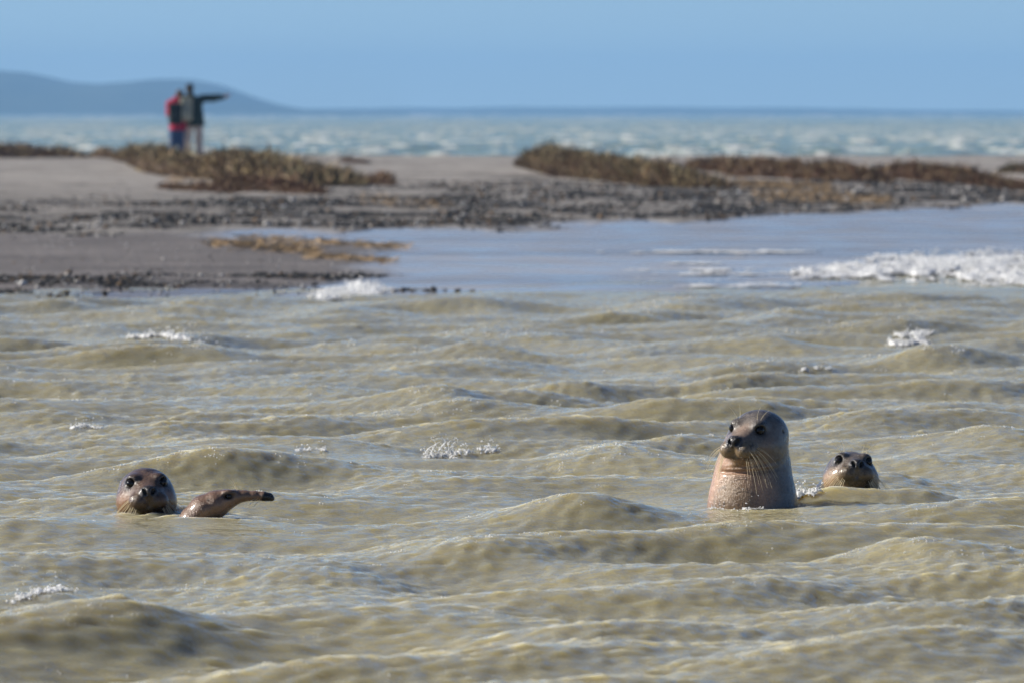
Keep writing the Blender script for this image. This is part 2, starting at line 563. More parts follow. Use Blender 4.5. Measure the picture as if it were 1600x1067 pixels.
# ------------------------------------------------------------------ sculpting tools
def surface_nets(fn, lo, hi, h):
    ax = [np.arange(a, b + h, h, dtype=np.float32) for a, b in zip(lo, hi)]
    nx, ny, nz = map(len, ax)
    F = np.empty((nx, ny, nz), np.float32)
    for i0 in range(0, nx, 24):
        X, Y, Z = np.meshgrid(ax[0][i0:i0 + 24], ax[1], ax[2], indexing='ij')
        F[i0:i0 + 24] = fn(X, Y, Z)
    S = F < 0
    cnt = np.zeros((nx - 1, ny - 1, nz - 1), np.uint8)
    for a in (0, 1):
        for b in (0, 1):
            for c in (0, 1):
                cnt += S[a:nx - 1 + a, b:ny - 1 + b, c:nz - 1 + c]
    act = (cnt > 0) & (cnt < 8)
    I, J, K = np.nonzero(act)
    idx = np.full(act.shape, -1, np.int32)
    idx[I, J, K] = np.arange(len(I))
    P = np.zeros((len(I), 3), np.float64); N = np.zeros(len(I))
    cor = [(a, b, c) for a in (0, 1) for b in (0, 1) for c in (0, 1)]
    for m in range(8):
        for n in range(m + 1, 8):
            A, B = cor[m], cor[n]
            if sum(abs(p - q) for p, q in zip(A, B)) != 1: continue
            fa = F[I + A[0], J + A[1], K + A[2]]; fb = F[I + B[0], J + B[1], K + B[2]]
            x = (fa < 0) != (fb < 0)
            t = np.where(x, fa / np.where(x, fa - fb, 1), 0)
            for d in range(3):
                P[:, d] += np.where(x, A[d] + t * (B[d] - A[d]), 0)
            N += x
    P /= N[:, None]
    co = np.stack([ax[0][I], ax[1][J], ax[2][K]], 1) + P * h
    quads = []
    for d in range(3):
        sl0 = [slice(1, -1)] * 3; sl1 = [slice(1, -1)] * 3
        sl0[d] = slice(0, -1); sl1[d] = slice(1, None)
        a, b = S[tuple(sl0)], S[tuple(sl1)]
        e = np.argwhere(a != b)
        if not len(e): continue
        ins = a[tuple(e.T)]
        g = e.copy()
        for q in range(3):
            if q != d: g[:, q] += 1
        u, v = (d + 1) % 3, (d + 2) % 3
        def cell(du, dv):
            c = g.copy(); c[:, u] -= du; c[:, v] -= dv
            return idx[c[:, 0], c[:, 1], c[:, 2]]
        q = np.stack([cell(1, 1), cell(0, 1), cell(0, 0), cell(1, 0)], 1)
        q[~ins] = q[~ins][:, ::-1]
        quads.append(q)
    q = np.concatenate(quads)
    return co, q[(q >= 0).all(1)]

def relax(co, q, n=2):
    e = np.concatenate([q[:, [0, 1]], q[:, [1, 2]], q[:, [2, 3]], q[:, [3, 0]]])
    for _ in range(n):
        s = np.zeros_like(co); c = np.zeros(len(co))
        for a, b in ((0, 1), (1, 0)):
            for d in range(3):
                s[:, d] += np.bincount(e[:, a], co[e[:, b], d], len(co))
            c += np.bincount(e[:, a], minlength=len(co))
        co = 0.5 * co + 0.5 * s / np.maximum(c, 1)[:, None]
    return co

def smin(a, b, k):
    h = np.clip(0.5 + 0.5 * (b - a) / k, 0, 1)
    return b + (a - b) * h - k * h * (1 - h)

def smax(a, b, k):
    return -smin(-a, -b, k)

def ell(x, y, z, c, r):
    a, b, d = (x - c[0]) / r[0], (y - c[1]) / r[1], (z - c[2]) / r[2]
    k0 = np.sqrt(a * a + b * b + d * d) + 1e-6
    k1 = np.sqrt((a / r[0]) ** 2 + (b / r[1]) ** 2 + (d / r[2]) ** 2) + 1e-6
    return k0 * (k0 - 1) / k1

def cone(x, y, z, A, B, ra, rb):
    ab = np.array(B, float) - np.array(A, float)
    t = np.clip(((x - A[0]) * ab[0] + (y - A[1]) * ab[1] + (z - A[2]) * ab[2]) / max(ab @ ab, 1e-9), 0, 1)
    t = t * 1.0
    return np.sqrt((x - A[0] - t * ab[0]) ** 2 + (y - A[1] - t * ab[1]) ** 2 + (z - A[2] - t * ab[2]) ** 2) - (ra + (rb - ra) * t)

def chain(x, y, z, pts, k=0.02):
    d = None
    for (A, ra), (B, rb) in zip(pts[:-1], pts[1:]):
        e = cone(x, y, z, A, B, ra, rb)
        d = e if d is None else smin(d, e, k)
    return d

def n3(p, s, seed):
    return (vnoise(p[:, 0] * s + 3.1, p[:, 1] * s, seed) + vnoise(p[:, 1] * s, p[:, 2] * s + 7.7, seed + 1) + vnoise(p[:, 2] * s, p[:, 0] * s, seed + 2)) / 3

def uv_sphere(r, nu=20, nv=12):
    bm = bmesh.new(); bmesh.ops.create_uvsphere(bm, u_segments=nu, v_segments=nv, radius=r)
    me = bpy.data.meshes.new('ball'); bm.to_mesh(me); bm.free(); smooth_shade(me)
    return me

def tube(pts, rad, sides=5):
    """pts (n,3), rad (n,) -> co, faces"""
    pts = np.asarray(pts, float); n = len(pts)
    tg = np.gradient(pts, axis=0); tg /= np.linalg.norm(tg, axis=1)[:, None] + 1e-9
    ref = np.array([0.31, 0.87, 0.39])
    a = np.cross(tg, ref); a /= np.linalg.norm(a, axis=1)[:, None]
    b = np.cross(tg, a)
    th = np.linspace(0, 2 * np.pi, sides, endpoint=False)
    co = pts[:, None] + (a[:, None] * np.cos(th)[None, :, None] + b[:, None] * np.sin(th)[None, :, None]) * np.asarray(rad)[:, None, None]
    f = []
    for i in range(n - 1):
        for j in range(sides):
            k = (j + 1) % sides
            f.append((i * sides + j, i * sides + k, (i + 1) * sides + k, (i + 1) * sides + j))
    return co.reshape(-1, 3), np.array(f)

# ------------------------------------------------------------------ seals
def mat_fur(name, rough=0.28):
    M = Mat(name)
    c = M.attr('col')
    n = M.noise(170, 3, 0.6)
    g = M.ramp(n.outputs[0], [(0.3, (0.80, 0.80, 0.80)), (0.7, (1.18, 1.18, 1.18))])
    M.link(M.mix(1.0, c.outputs['Color'], g.outputs[0], 'MULTIPLY'), M.p.inputs['Base Color'])
    ro = M.ramp(M.noise(40, 3).outputs[0], [(0.35, rough - 0.1), (0.65, rough + 0.14)])
    sk = M.attr('soak')
    M.link(M.math('MULTIPLY', ro.outputs[0], M.math('SUBTRACT', 1.0, M.math('MULTIPLY', sk.outputs['Fac'], 0.55))), M.p.inputs['Roughness'])
    M.p.inputs['Specular IOR Level'].default_value = 0.5
    M.p.inputs['Coat Weight'].default_value = 0.35
    M.p.inputs['Coat Roughness'].default_value = 0.14
    M.p.inputs['Coat IOR'].default_value = 1.333
    f = M.noise(420, 2, 0.5)
    w = M.noise(110, 4, 0.7, stretch=(1, 1, 0.45))
    nb = M.bump(w.outputs[0], 0.9, 0.0042)
    M.link(M.bump(f.outputs[0], 0.55, 0.0018, nb), M.p.inputs['Normal'])
    return M.m

MAT_FUR = mat_fur('wet_seal_fur')
M_ = Mat('seal_eye'); M_.set(Base_Color=(0.010, 0.007, 0.006), Roughness=0.04, IOR=1.4); MAT_EYE = M_.m
def mat_whisker():
    M = Mat('whisker')
    M.n.remove(M.p)
    d = M.new('BsdfDiffuse'); t = M.new('BsdfTranslucent'); m = M.new('MixShader')
    d.inputs[0].default_value = (0.86, 0.78, 0.62, 1); t.inputs[0].default_value = (0.95, 0.88, 0.70, 1)
    m.inputs[0].default_value = 0.55
    M.link(d.outputs[0], m.inputs[1]); M.link(t.outputs[0], m.inputs[2]); M.link(m.outputs[0], M.out.inputs['Surface'])
    return M.m
MAT_WHISK = mat_whisker()

def frame(yaw, pitch, roll):
    """columns: the animal's right, forward and up; yaw 0 looks at the camera, positive to the left of the picture"""
    f = Vector((-math.sin(yaw) * math.cos(pitch), -math.cos(yaw) * math.cos(pitch), math.sin(pitch)))
    u = Vector((0, 0, 1)); u = (u - f * u.dot(f)).normalized()
    u = Matrix.Rotation(roll, 3, f) @ u
    rgt = f.cross(u)
    return np.array([[rgt.x, f.x, u.x], [rgt.y, f.y, u.y], [rgt.z, f.z, u.z]])

EYE = np.array([0.0555, 0.083, 0.030]); EYE_R = 0.0165

def head_sdf(a, b, c):
    """seal head; a = right (+-), b = forward, c = up"""
    s = np.abs(a)
    d = ell(a, b, c, (0, -0.02, 0.006), (0.097, 0.122, 0.086))
    d = smin(d, ell(a, b, c, (0, 0.085, -0.022), (0.062, 0.095, 0.050)), 0.045)
    d = smin(d, ell(s, b, c, (0.055, 0.020, -0.035), (0.050, 0.080, 0.055)), 0.03)
    d = smin(d, ell(a, b, c, (0, 0.095, -0.066), (0.043, 0.072, 0.027)), 0.012)
    d = smin(d, ell(s, b, c, (0.044, 0.068, 0.044), (0.026, 0.034, 0.020)), 0.022)
    d = smin(d, ell(s, b, c, (0.031, 0.140, -0.042), (0.039, 0.044, 0.035)), 0.010)
    d = smin(d, ell(a, b, c, (0, 0.166, -0.012), (0.031, 0.023, 0.024)), 0.010)
    d = smax(d, -ell(s, b, c, (EYE[0] + 0.006, EYE[1] + 0.008, EYE[2] + 0.001), (0.0190, 0.0200, 0.0160)), 0.005)
    # slanting nostrils, the groove between the whisker pads and the ear openings
    t = s - 0.0150 - 0.35 * (c + 0.010)
    d = smax(d, -ell(t, b, c, (0, 0.187, -0.010), (0.0068, 0.018, 0.0150)), 0.003)
    d = smax(d, -ell(a, b, c, (0, 0.187, -0.040), (0.0035, 0.012, 0.018)), 0.004)
    d = smax(d, -ell(s, b, c, (0.094, -0.020, 0.022), (0.012, 0.0055, 0.005)), 0.003)
    return d

def make_seal(label, head_px, Y, yaw, pitch, roll, scale, neck, pal, seed, waterline, h=0.0040, crease=(), brow_w=2, skip_whisk=False):
    c0 = np.array(at_y(head_px[0], head_px[1], Y))
    Rm = frame(yaw, pitch, roll)
    root = empty('seal', (c0[0], c0[1], waterline))
    off = np.array([0, 0, c0[2] - waterline])      # head centre from the root
    def loc(X, Y_, Z):
        x, y, z = X - off[0], Y_ - off[1], Z - off[2]
        return [(x * Rm[0, i] + y * Rm[1, i] + z * Rm[2, i]) / scale for i in range(3)]
    nk = [((off + np.array(p)), rr) for p, rr in neck]
    def fn(X, Y_, Z):
        d = head_sdf(*loc(X, Y_, Z)) * scale
        e = chain(X, Y_, Z, nk, 0.05)
        d = smin(d, e, 0.035)
        for zc, sl, dep, wid in crease:
            zz = Z - off[2] - zc - sl * (X - off[0]) - 0.35 * (X - off[0]) ** 2
            front = smooth(0.00, -0.07, Y_ - off[1]) * smooth(0.09, 0.00, X - off[0])
            d = d + dep * np.exp(-(zz / wid) ** 2) * front - 0.6 * dep * np.exp(-((zz - 2.1 * wid) / (1.3 * wid)) ** 2) * front
        return smax(d, -(Z + 0.16), 0.03)
    lo = (-0.26, -0.26, -0.17); hi = (0.26, 0.26, off[2] + 0.12)
    co, q = surface_nets(fn, lo, hi, h)
    co = relax(co, q, 1)
    a, b, c = [v for v in loc(co[:, 0], co[:, 1], co[:, 2])]
    s = np.abs(a)
    L = np.stack([a, b, c], 1)
    # pigment, with some sun and shade painted in
    dark, tan = np.array(pal['dark']), np.array(pal['tan'])
    v = smooth(0.02, -0.15, co[:, 2] - off[2] + 0.5 * np.clip(co[:, 1] - 0.0, 0, 1) + 0.09 * (n3(co, 22, seed) - 0.5) * 2 - 0.02)
    bd = yaw + pal.get('turn', 0.0)  # turn swings the tan sunward, painting shade into the far side
    qf = -math.sin(bd) * co[:, 0] - math.cos(bd) * co[:, 1]
    v = v * smooth(-0.04, 0.09, qf + 0.05 * (n3(co, 30, seed + 1) - 0.5))
    v = np.maximum(v * pal.get('belly', 1.0), pal.get('cheek', 0) * smooth(0.035, 0.085, s) * smooth(0.02, -0.03, c) * smooth(-0.05, 0.03, b))
    col = dark + (tan - dark) * v[:, None]
    face = smooth(0.0, 0.10, b) * smooth(-0.02, 0.05, c)
    col = col * (1 + pal.get('fore', 0.0) * np.exp(-(a / 0.035) ** 2) * face)[:, None]  # forehead strip brightened to imitate sunlight on it
    sp_ = smooth(0.60, 0.74, n3(co, 75, seed + 5)) * (1 - smooth(0.06, 0.12, b))
    col = col * (1 - 0.55 * sp_)[:, None]
    col = col * (0.82 + 0.36 * n3(co, 60, seed + 9))[:, None]
    de = np.sqrt(((s - EYE[0]) / 1.15) ** 2 + (b - EYE[1]) ** 2 + (c - EYE[2]) ** 2)
    col = col * (1 - pal.get('mask', 0.8) * np.exp(-(de / 0.031) ** 4))[:, None]
    pad = smooth(0.10, 0.14, b) * smooth(0.005, -0.02, c)
    whp = np.array(pal.get('pad', (0.20, 0.14, 0.08)))
    col = col + (whp - col) * (pad * 0.75)[:, None]
    dots = smooth(0.60, 0.68, n3(L, 150, seed + 3)) * pad
    col = col * (1 - 0.6 * dots)[:, None]
    nose = smooth(0.158, 0.172, b) * smooth(-0.036, -0.024, c) * smooth(0.038, 0.030, s)
    col = col + (np.array([0.050, 0.043, 0.041]) - col) * nose[:, None]
    hole = np.exp(-((s - 0.0150 - 0.35 * (c + 0.010)) / 0.0085) ** 2 - ((c + 0.010) / 0.016) ** 2) * smooth(0.155, 0.168, b)
    col = col * (1 - 0.9 * hole)[:, None]
    ear = np.exp(-(((b + 0.020) / 0.008) ** 2 + ((c - 0.022) / 0.008) ** 2)) * (s > 0.05)
    col = col * (1 - 0.85 * ear)[:, None]
    lip = np.exp(-((c + 0.070) / 0.007) ** 2) * smooth(0.06, 0.10, b)
    col = col * (1 - 0.6 * lip)[:, None]
    wb = smooth(0.055, 0.01, co[:, 2] + 0.03 * (n3(co, 35, seed + 2) - 0.5) * 2)
    col = col * (1 - 0.25 * wb)[:, None]
    me = mesh_from('seal_body', co, q); smooth_shade(me)
    add_attr(me, 'col', np.clip(col, 0.004, 1)); add_attr(me, 'soak', wb)
    link('body', me, MAT_FUR, root)
    em = uv_sphere(EYE_R * scale)
    em.materials.append(MAT_EYE)
    for sg in (-1, 1):
        p = np.array([sg * (EYE[0] - 0.0015), EYE[1] - 0.001, EYE[2] - 0.001]) * scale
        link('eye', em, None, root, tuple(Rm @ p + off))
    g = np.random.default_rng(seed)
    def whisker(p0, d0, length, droop, rad):
        t = np.linspace(0, 1, 9)[:, None]
        d0 = np.array(d0) / np.linalg.norm(d0)
        P = p0 + d0 * length * t + np.array(droop) * length * t ** 2
        W = (Rm @ (P * scale).T).T + off
        wc, wf = tube(W, np.linspace(rad, rad * 0.35, 9))
        m = mesh_from('whisker', wc, wf); smooth_shade(m)
        link('whisker', m, MAT_WHISK, root)
    for sg in (-1, 1):
        if not skip_whisk:
            for rw in range(4):
                for k in range(5):
                    ang = 0.25 + 0.26 * k + g.uniform(-.08, .08)
                    p0 = np.array([sg * (0.040 + 0.005 * k), 0.160 - 0.012 * k, -0.028 - 0.010 * rw])
                    dd = np.array([sg * (0.42 + 0.55 * math.sin(ang) + g.uniform(-.1, .1)), 0.30 - 0.55 * math.sin(ang), -0.30 - 0.30 * rw + g.uniform(-.15, .15)])
                    whisker(p0, dd, g.uniform(0.065, 0.12), (sg * -0.12, -0.10, -0.34), g.uniform(0.0007, 0.0010))
        for k in range(brow_w):
            p0 = np.array([sg * (0.036 + 0.010 * k), 0.072 - 0.004 * k, 0.061])
            whisker(p0, (sg * (-0.15 + 0.55 * k + g.uniform(-.1, .1)), -0.1 + 0.25 * k, 1.0), g.uniform(0.04, 0.075), (sg * 0.25, -.1, -0.12), 0.0008)
    tag(root, label, 'seal')
    return root

zt = float(water_z(S_TALL.x, S_TALL.y)[0]); zs = float(water_z(S_SMALL.x, S_SMALL.y)[0])
zl = float(water_z(S_LEFT.x, S_LEFT.y)[0]); zp = float(water_z(S_PROF.x, S_PROF.y)[0])

make_seal('big grey seal standing upright with head and neck high out of the water', (1183, 681), S_TALL.y, R(30), R(-1), R(-3), 0.97,
          [((0.000, 0.045, -0.01), 0.085), ((-0.006, 0.045, -0.075), 0.108), ((-0.014, 0.035, -0.145), 0.123), ((-0.014, 0.03, -0.245), 0.148), ((-0.012, 0.03, -0.44), 0.18)],
          dict(dark=(0.142, 0.120, 0.100), tan=(0.460, 0.275, 0.175), pad=(0.20, 0.14, 0.07), fore=0.9, mask=0.72, turn=R(28)), 3, zt,
          crease=((-0.118, 0.08, 0.011, 0.0065), (-0.097, 0.14, 0.005, 0.005)))
make_seal('small seal with chin lifted, low in the water behind the upright seal', (1329, 742), S_SMALL.y, R(-6), R(20), R(-3), 0.97,
          [((-0.005, 0.05, -0.03), 0.082), ((-0.020, 0.12, -0.12), 0.115), ((-0.03, 0.16, -0.25), 0.14)],
          dict(dark=(0.130, 0.105, 0.085), tan=(0.380, 0.235, 0.125), pad=(0.13, 0.09, 0.045), cheek=0.9, fore=0.4, mask=0.82), 17, zs, brow_w=2)
make_seal('dark brown seal facing the camera, its chin in the water', (228, 771), S_LEFT.y, R(-6), R(9), R(2), 1.0,
          [((0.00, 0.06, -0.03), 0.085), ((0.00, 0.12, -0.12), 0.115), ((0.0, 0.16, -0.25), 0.14)],
          dict(dark=(0.110, 0.068, 0.046), tan=(0.300, 0.155, 0.075), pad=(0.10, 0.062, 0.030), cheek=0.85, fore=0.5, mask=0.85), 29, zl, brow_w=0)

def make_profile_seal():
    Y = S_PROF.y
    root = empty('seal', (S_PROF.x, Y, zp))
    base = np.array([S_PROF.x, Y, zp])
    raw = [(288, 832, 22), (303, 811, 21), (318, 796, 22.5), (338, 787, 21), (354, 780, 15.5), (368, 776, 10.8), (382, 774, 7.9), (398, 774, 6.8), (412, 774.8, 6.5), (421, 776.0, 5.4), (425.5, 778.5, 3.4)]
    S = Y / FPX
    pts = [(np.array(at_y(px, py, Y)) - base, rr * S) for px, py, rr in raw]
    wide = 1.35
    def fn(X, Y_, Z):
        q = [((p[0], p[1] / wide, p[2]), r_) for p, r_ in pts]
        d = chain(X, Y_ / wide, Z, q, 0.012)
        e = at_y(357, 773.5, Y); e = (e.x - base[0], e.z - base[2])
        d = smax(d, -ell(X, Y_, Z, (e[0], -0.046, e[1]), (0.016, 0.014, 0.010)), 0.006)
        d = smin(d, ell(X, Y_, Z, (e[0] + 0.004, -0.030, e[1] + 0.013), (0.024, 0.014, 0.008)), 0.012)
        r_ = at_y(327, 779, Y)
        d = smax(d, -ell(X, Y_, Z, (r_.x - base[0], -0.072, r_.z - base[2]), (0.006, 0.016, 0.006)), 0.003)
        m0, m1 = at_y(372, 781, Y), at_y(424, 779.5, Y)
        ml = cone(X, Y_ * 0 - 0.02, Z, (m0.x - base[0], -0.02, m0.z - base[2]), (m1.x - base[0], -0.02, m1.z - base[2]), 0.0016, 0.0012)
        nn = at_y(424.5, 774.5, Y)
        d = smax(d, -ell(X, Y_, Z, (nn.x - base[0], -0.012, nn.z - base[2]), (0.004, 0.006, 0.003)), 0.002)
        return smax(d, -(Z + 0.12), 0.02)
    co, q = surface_nets(fn, (-0.27, -0.15, -0.13), (0.20, 0.15, 0.10), 0.0032)
    co = relax(co, q, 1)
    px, py = to_px(co[:, 0] + base[0], np.full(len(co), Y), co[:, 2] + base[2])
    dark, tan = np.array([0.205, 0.120, 0.076]), np.array([0.42, 0.235, 0.130])
    low = smooth(-0.5, 0.6, (py - np.interp(px, [p[0] for p in raw], [p[1] for p in raw])) / np.interp(px, [p[0] for p in raw], [p[2] for p in raw]) + 0.5 * (n3(co, 40, 4) - 0.5))
    col = dark + (tan - dark) * low[:, None]
    mask = np.exp(-(((px - 358) / 9) ** 2 + ((py - 774) / 5.5) ** 2) ** 2) + 0.6 * np.exp(-(((px - 364) / 10) ** 2 + ((py - 766) / 4) ** 2))
    col = col * (1 - 0.85 * np.clip(mask, 0, 1))[:, None]
    ear = np.exp(-(((px - 326.5) / 2.2) ** 2 + ((py - 779) / 2) ** 2))
    col = col * (1 - 0.9 * ear)[:, None]
    nose = smooth(409, 412, px + 0.3 * (py - 774))
    col = col + (np.array([0.02, 0.017, 0.017]) - col) * nose[:, None]
    col = col * (0.80 + 0.4 * n3(co, 60, 12))[:, None]
    me = mesh_from('seal_body', co, q); smooth_shade(me)
    add_attr(me, 'col', np.clip(col, 0.004, 1))
    link('body', me, MAT_FUR, root)
    em = uv_sphere(0.0105); em.materials.append(MAT_EYE)
    e = at_y(358, 774, Y)
    for sg in (-1, 1):
        link('eye', em, None, root, (e.x - base[0], 0.036 * sg, e.z - base[2]))
    for (x0, y0, x1, y1, x2, y2, dy) in ((371, 766, 368, 753, 359, 744, -.012), (369, 766, 365, 755, 357, 747, .010), (402, 778, 396, 783, 388, 788, -.02), (406, 779, 402, 785, 396, 790, -.018), (399, 778, 391, 781, 382, 784, -.022)):
        A, B, D = [np.array(at_y(u, v, Y)) - base for u, v in ((x0, y0), (x1, y1), (x2, y2))]
        t = np.linspace(0, 1, 9)[:, None]
        P = A * (1 - t) ** 2 + 2 * B * t * (1 - t) + D * t ** 2
        P[:, 1] += dy * (1 + 1.5 * t[:, 0])
        wc, wf = tube(P, np.linspace(0.0009, 0.0003, 9)); m = mesh_from('whisker', wc, wf); smooth_shade(m)
        link('whisker', m, MAT_WHISK, root)
    tag(root, 'reddish brown seal in profile, its long muzzle stretched out to the right', 'seal')
make_profile_seal()

# ------------------------------------------------------------------ pebbles, shells and straw on the bank
def ico(sub):
    bm = bmesh.new(); bmesh.ops.create_icosphere(bm, subdivisions=sub, radius=1.0)
    bm.verts.ensure_lookup_table()
    v = np.array([x.co[:] for x in bm.verts]); f = np.array([[q.index for q in p.verts] for p in bm.faces]); bm.free()
    return v, f
ICO1, ICO2 = ico(1), ico(2)

def scatter(P, S, seed, shape=ICO1, jitter=0.25, spin=True):
    """merge one lump per point: P (n,3) centres, S (n,3) half sizes"""
    g = np.random.default_rng(seed)
    v, f = shape
    n = len(P)
    V = v[None] * (1 + jitter * g.uniform(-1, 1, (n, len(v), 1)))
    V = V * S[:, None]
    if spin:
        th = g.uniform(0, 2 * np.pi, n)
        c, s_ = np.cos(th)[:, None], np.sin(th)[:, None]
        x, y = V[..., 0] * c - V[..., 1] * s_, V[..., 0] * s_ + V[..., 1] * c
        V = np.stack([x, y, V[..., 2]], -1)
    V = V + P[:, None]
    F = f[None] + (np.arange(n) * len(v))[:, None, None]
    return V.reshape(-1, 3), F.reshape(-1, 3)

def mat_col(name, rough=0.6, spec=0.4, grain=40):
    M = Mat(name)
    c = M.attr('col')
    n = M.noise(grain, 3, 0.6)
    g = M.ramp(n.outputs[0], [(0.3, (0.78, 0.78, 0.78)), (0.7, (1.2, 1.2, 1.2))])
    M.link(M.mix(1.0, c.outputs['Color'], g.outputs[0], 'MULTIPLY'), M.p.inputs['Base Color'])
    M.set(Roughness=rough); M.p.inputs['Specular IOR Level'].default_value = spec
    return M.m
MAT_PEB = mat_col('pebble', 0.8, 0.2, 50)

def build_pebbles():
    g = np.random.default_rng(77)
    n = 330000
    y = np.exp(g.uniform(np.log(52.5), np.log(125), n))
    a = g.uniform(-0.125, 0.125, n)
    x = a * y
    z = ground_z(x, y)
    px, row = to_px(x, y, z)
    wet, peb, damp, ridge = zones(px, row, x, y)
    clump = fbm(x * 1.5, y * 0.7, 81, 4)
    dens = peb * (0.06 + 1.5 * smooth(0.44, 0.58, clump)) + 0.003 * (1 - wet) + 0.030 * damp
    near = np.clip((y / 85.0) ** 0.4, 0.5, 1.3)
    dens = dens * (1 + 0.9 * (ridge > 0.2))
    keep = g.uniform(0, 1, n) < dens * 0.42 * near
    keep &= z > -0.02
    x, y, z, peb, ridge, damp, clump = [q[keep] for q in (x, y, z, peb, ridge, damp, clump)]
    m = len(x)
    r_ = 0.008 + 0.030 * g.uniform(0, 1, m) ** 2.2 * np.where(g.uniform(0, 1, m) < 0.05, 1.8, 1.0)
    r_ = r_ * np.where(peb < 0.15, 0.5, 1.0) * np.where(ridge > 0.2, 0.62, 1.0)
    S = np.stack([r_, r_ * g.uniform(0.6, 1, m), r_ * g.uniform(0.35, 0.75, m)], 1)
    P = np.stack([x, y, z + S[:, 2] * 0.45], 1)
    v, f = scatter(P, S, 5, ICO1, 0.22)
    t = g.uniform(0, 1, m)
    dark = np.array([0.018, 0.019, 0.022]) + np.array([0.070, 0.066, 0.058]) * g.uniform(0, 1, (m, 1)) ** 2
    pale = np.array([0.30, 0.28, 0.25]) + 0.30 * g.uniform(0, 1, (m, 1))
    rust = np.array([0.20, 0.13, 0.07]) * g.uniform(0.6, 1.2, (m, 1))
    lf = np.where(ridge > 0.3, 0.07, 0.10) + 0.5 * (peb < 0.15) + 0.35 * (clump < 0.48)
    col = np.where((t < lf)[:, None], pale, np.where((t > 0.90)[:, None], rust, dark))
    me = mesh_from('pebbles', v, f)
    add_attr(me, 'col', np.repeat(col, len(ICO1[0]), 0))
    return me
tag(link('pebbles', build_pebbles(), MAT_PEB), 'dark pebbles, mussel shells and pale shell bits strewn in bands on the sand', kind='stuff')

def blades(P, D, L, W, bend, seed):
    """thin bent leaves: roots P, unit directions D, lengths L, widths W -> quads (two per leaf)"""
    g = np.random.default_rng(seed)
    n = len(P)
    side = np.cross(D, g.standard_normal((n, 3))); side /= np.linalg.norm(side, axis=1)[:, None] + 1e-9
    up = np.cross(side, D)
    co = np.empty((n, 6, 3))
    for k, (t, w) in enumerate(((0, 0.6), (0.55, 1.0), (1.0, 0.25))):
        c = P + D * (L * t)[:, None] + up * (bend * L * t * t)[:, None]
        co[:, 2 * k] = c - side * (W * w * 0.5)[:, None]
        co[:, 2 * k + 1] = c + side * (W * w * 0.5)[:, None]
    q = np.array([[0, 1, 3, 2], [2, 3, 5, 4]])
    F = q[None] + (np.arange(n) * 6)[:, None, None]
    return co.reshape(-1, 3), F.reshape(-1, 4)

MAT_LEAF = mat_col('salt_marsh_leaves', 0.65, 0.25, 25)

def build_straw():
    g = np.random.default_rng(31)
    P, D = [], []
    for x0, x1, r0, r1, n, j in ((330, 500, 376, 386, 620, 3.2), (380, 640, 368, 377, 520, 2.6), (480, 610, 391, 396, 260, 1.8), (1150, 1300, 296, 304, 1500, 3), (1180, 1390, 312, 318, 1500, 3), (560, 700, 318, 324, 250, 3), (260, 330, 296, 290, 250, 3)):
        t = g.uniform(0, 1, n)
        px = x0 + (x1 - x0) * t; py = r0 + (r1 - r0) * t + j * g.standard_normal(n)
        for u, v in zip(px, py):
            p = at(u, v, 0.1)
            P.append((p.x, p.y, 0))
    P = np.array(P); P[:, 2] = ground_z(P[:, 0], P[:, 1]) + 0.01
    n = len(P)
    th = g.normal(0, 0.6, n) + np.where(g.uniform(0, 1, n) < .5, 0, np.pi)
    D = np.stack([np.cos(th), np.sin(th), g.uniform(0.0, 0.25, n)], 1); D /= np.linalg.norm(D, axis=1)[:, None]
    co, F = blades(P, D, g.uniform(0.05, 0.16, n), g.uniform(0.004, 0.012, n), -0.25, 3)
    me = mesh_from('straw', co, F)
    col = np.array([0.46, 0.31, 0.16]) * g.uniform(0.6, 1.3, (n, 1))
    add_attr(me, 'col', np.repeat(col, 6, 0))
    return me
tag(link('straw', build_straw(), MAT_LEAF), 'ochre strands of washed up straw lying in strips on the sand', kind='stuff')

# ------------------------------------------------------------------ salt marsh scrub
PAL = dict(olive=(0.150, 0.110, 0.052), tan=(0.27, 0.185, 0.098), straw=(0.40, 0.31, 0.16), rust=(0.135, 0.062, 0.030), brown=(0.085, 0.050, 0.030), green=(0.085, 0.080, 0.036))

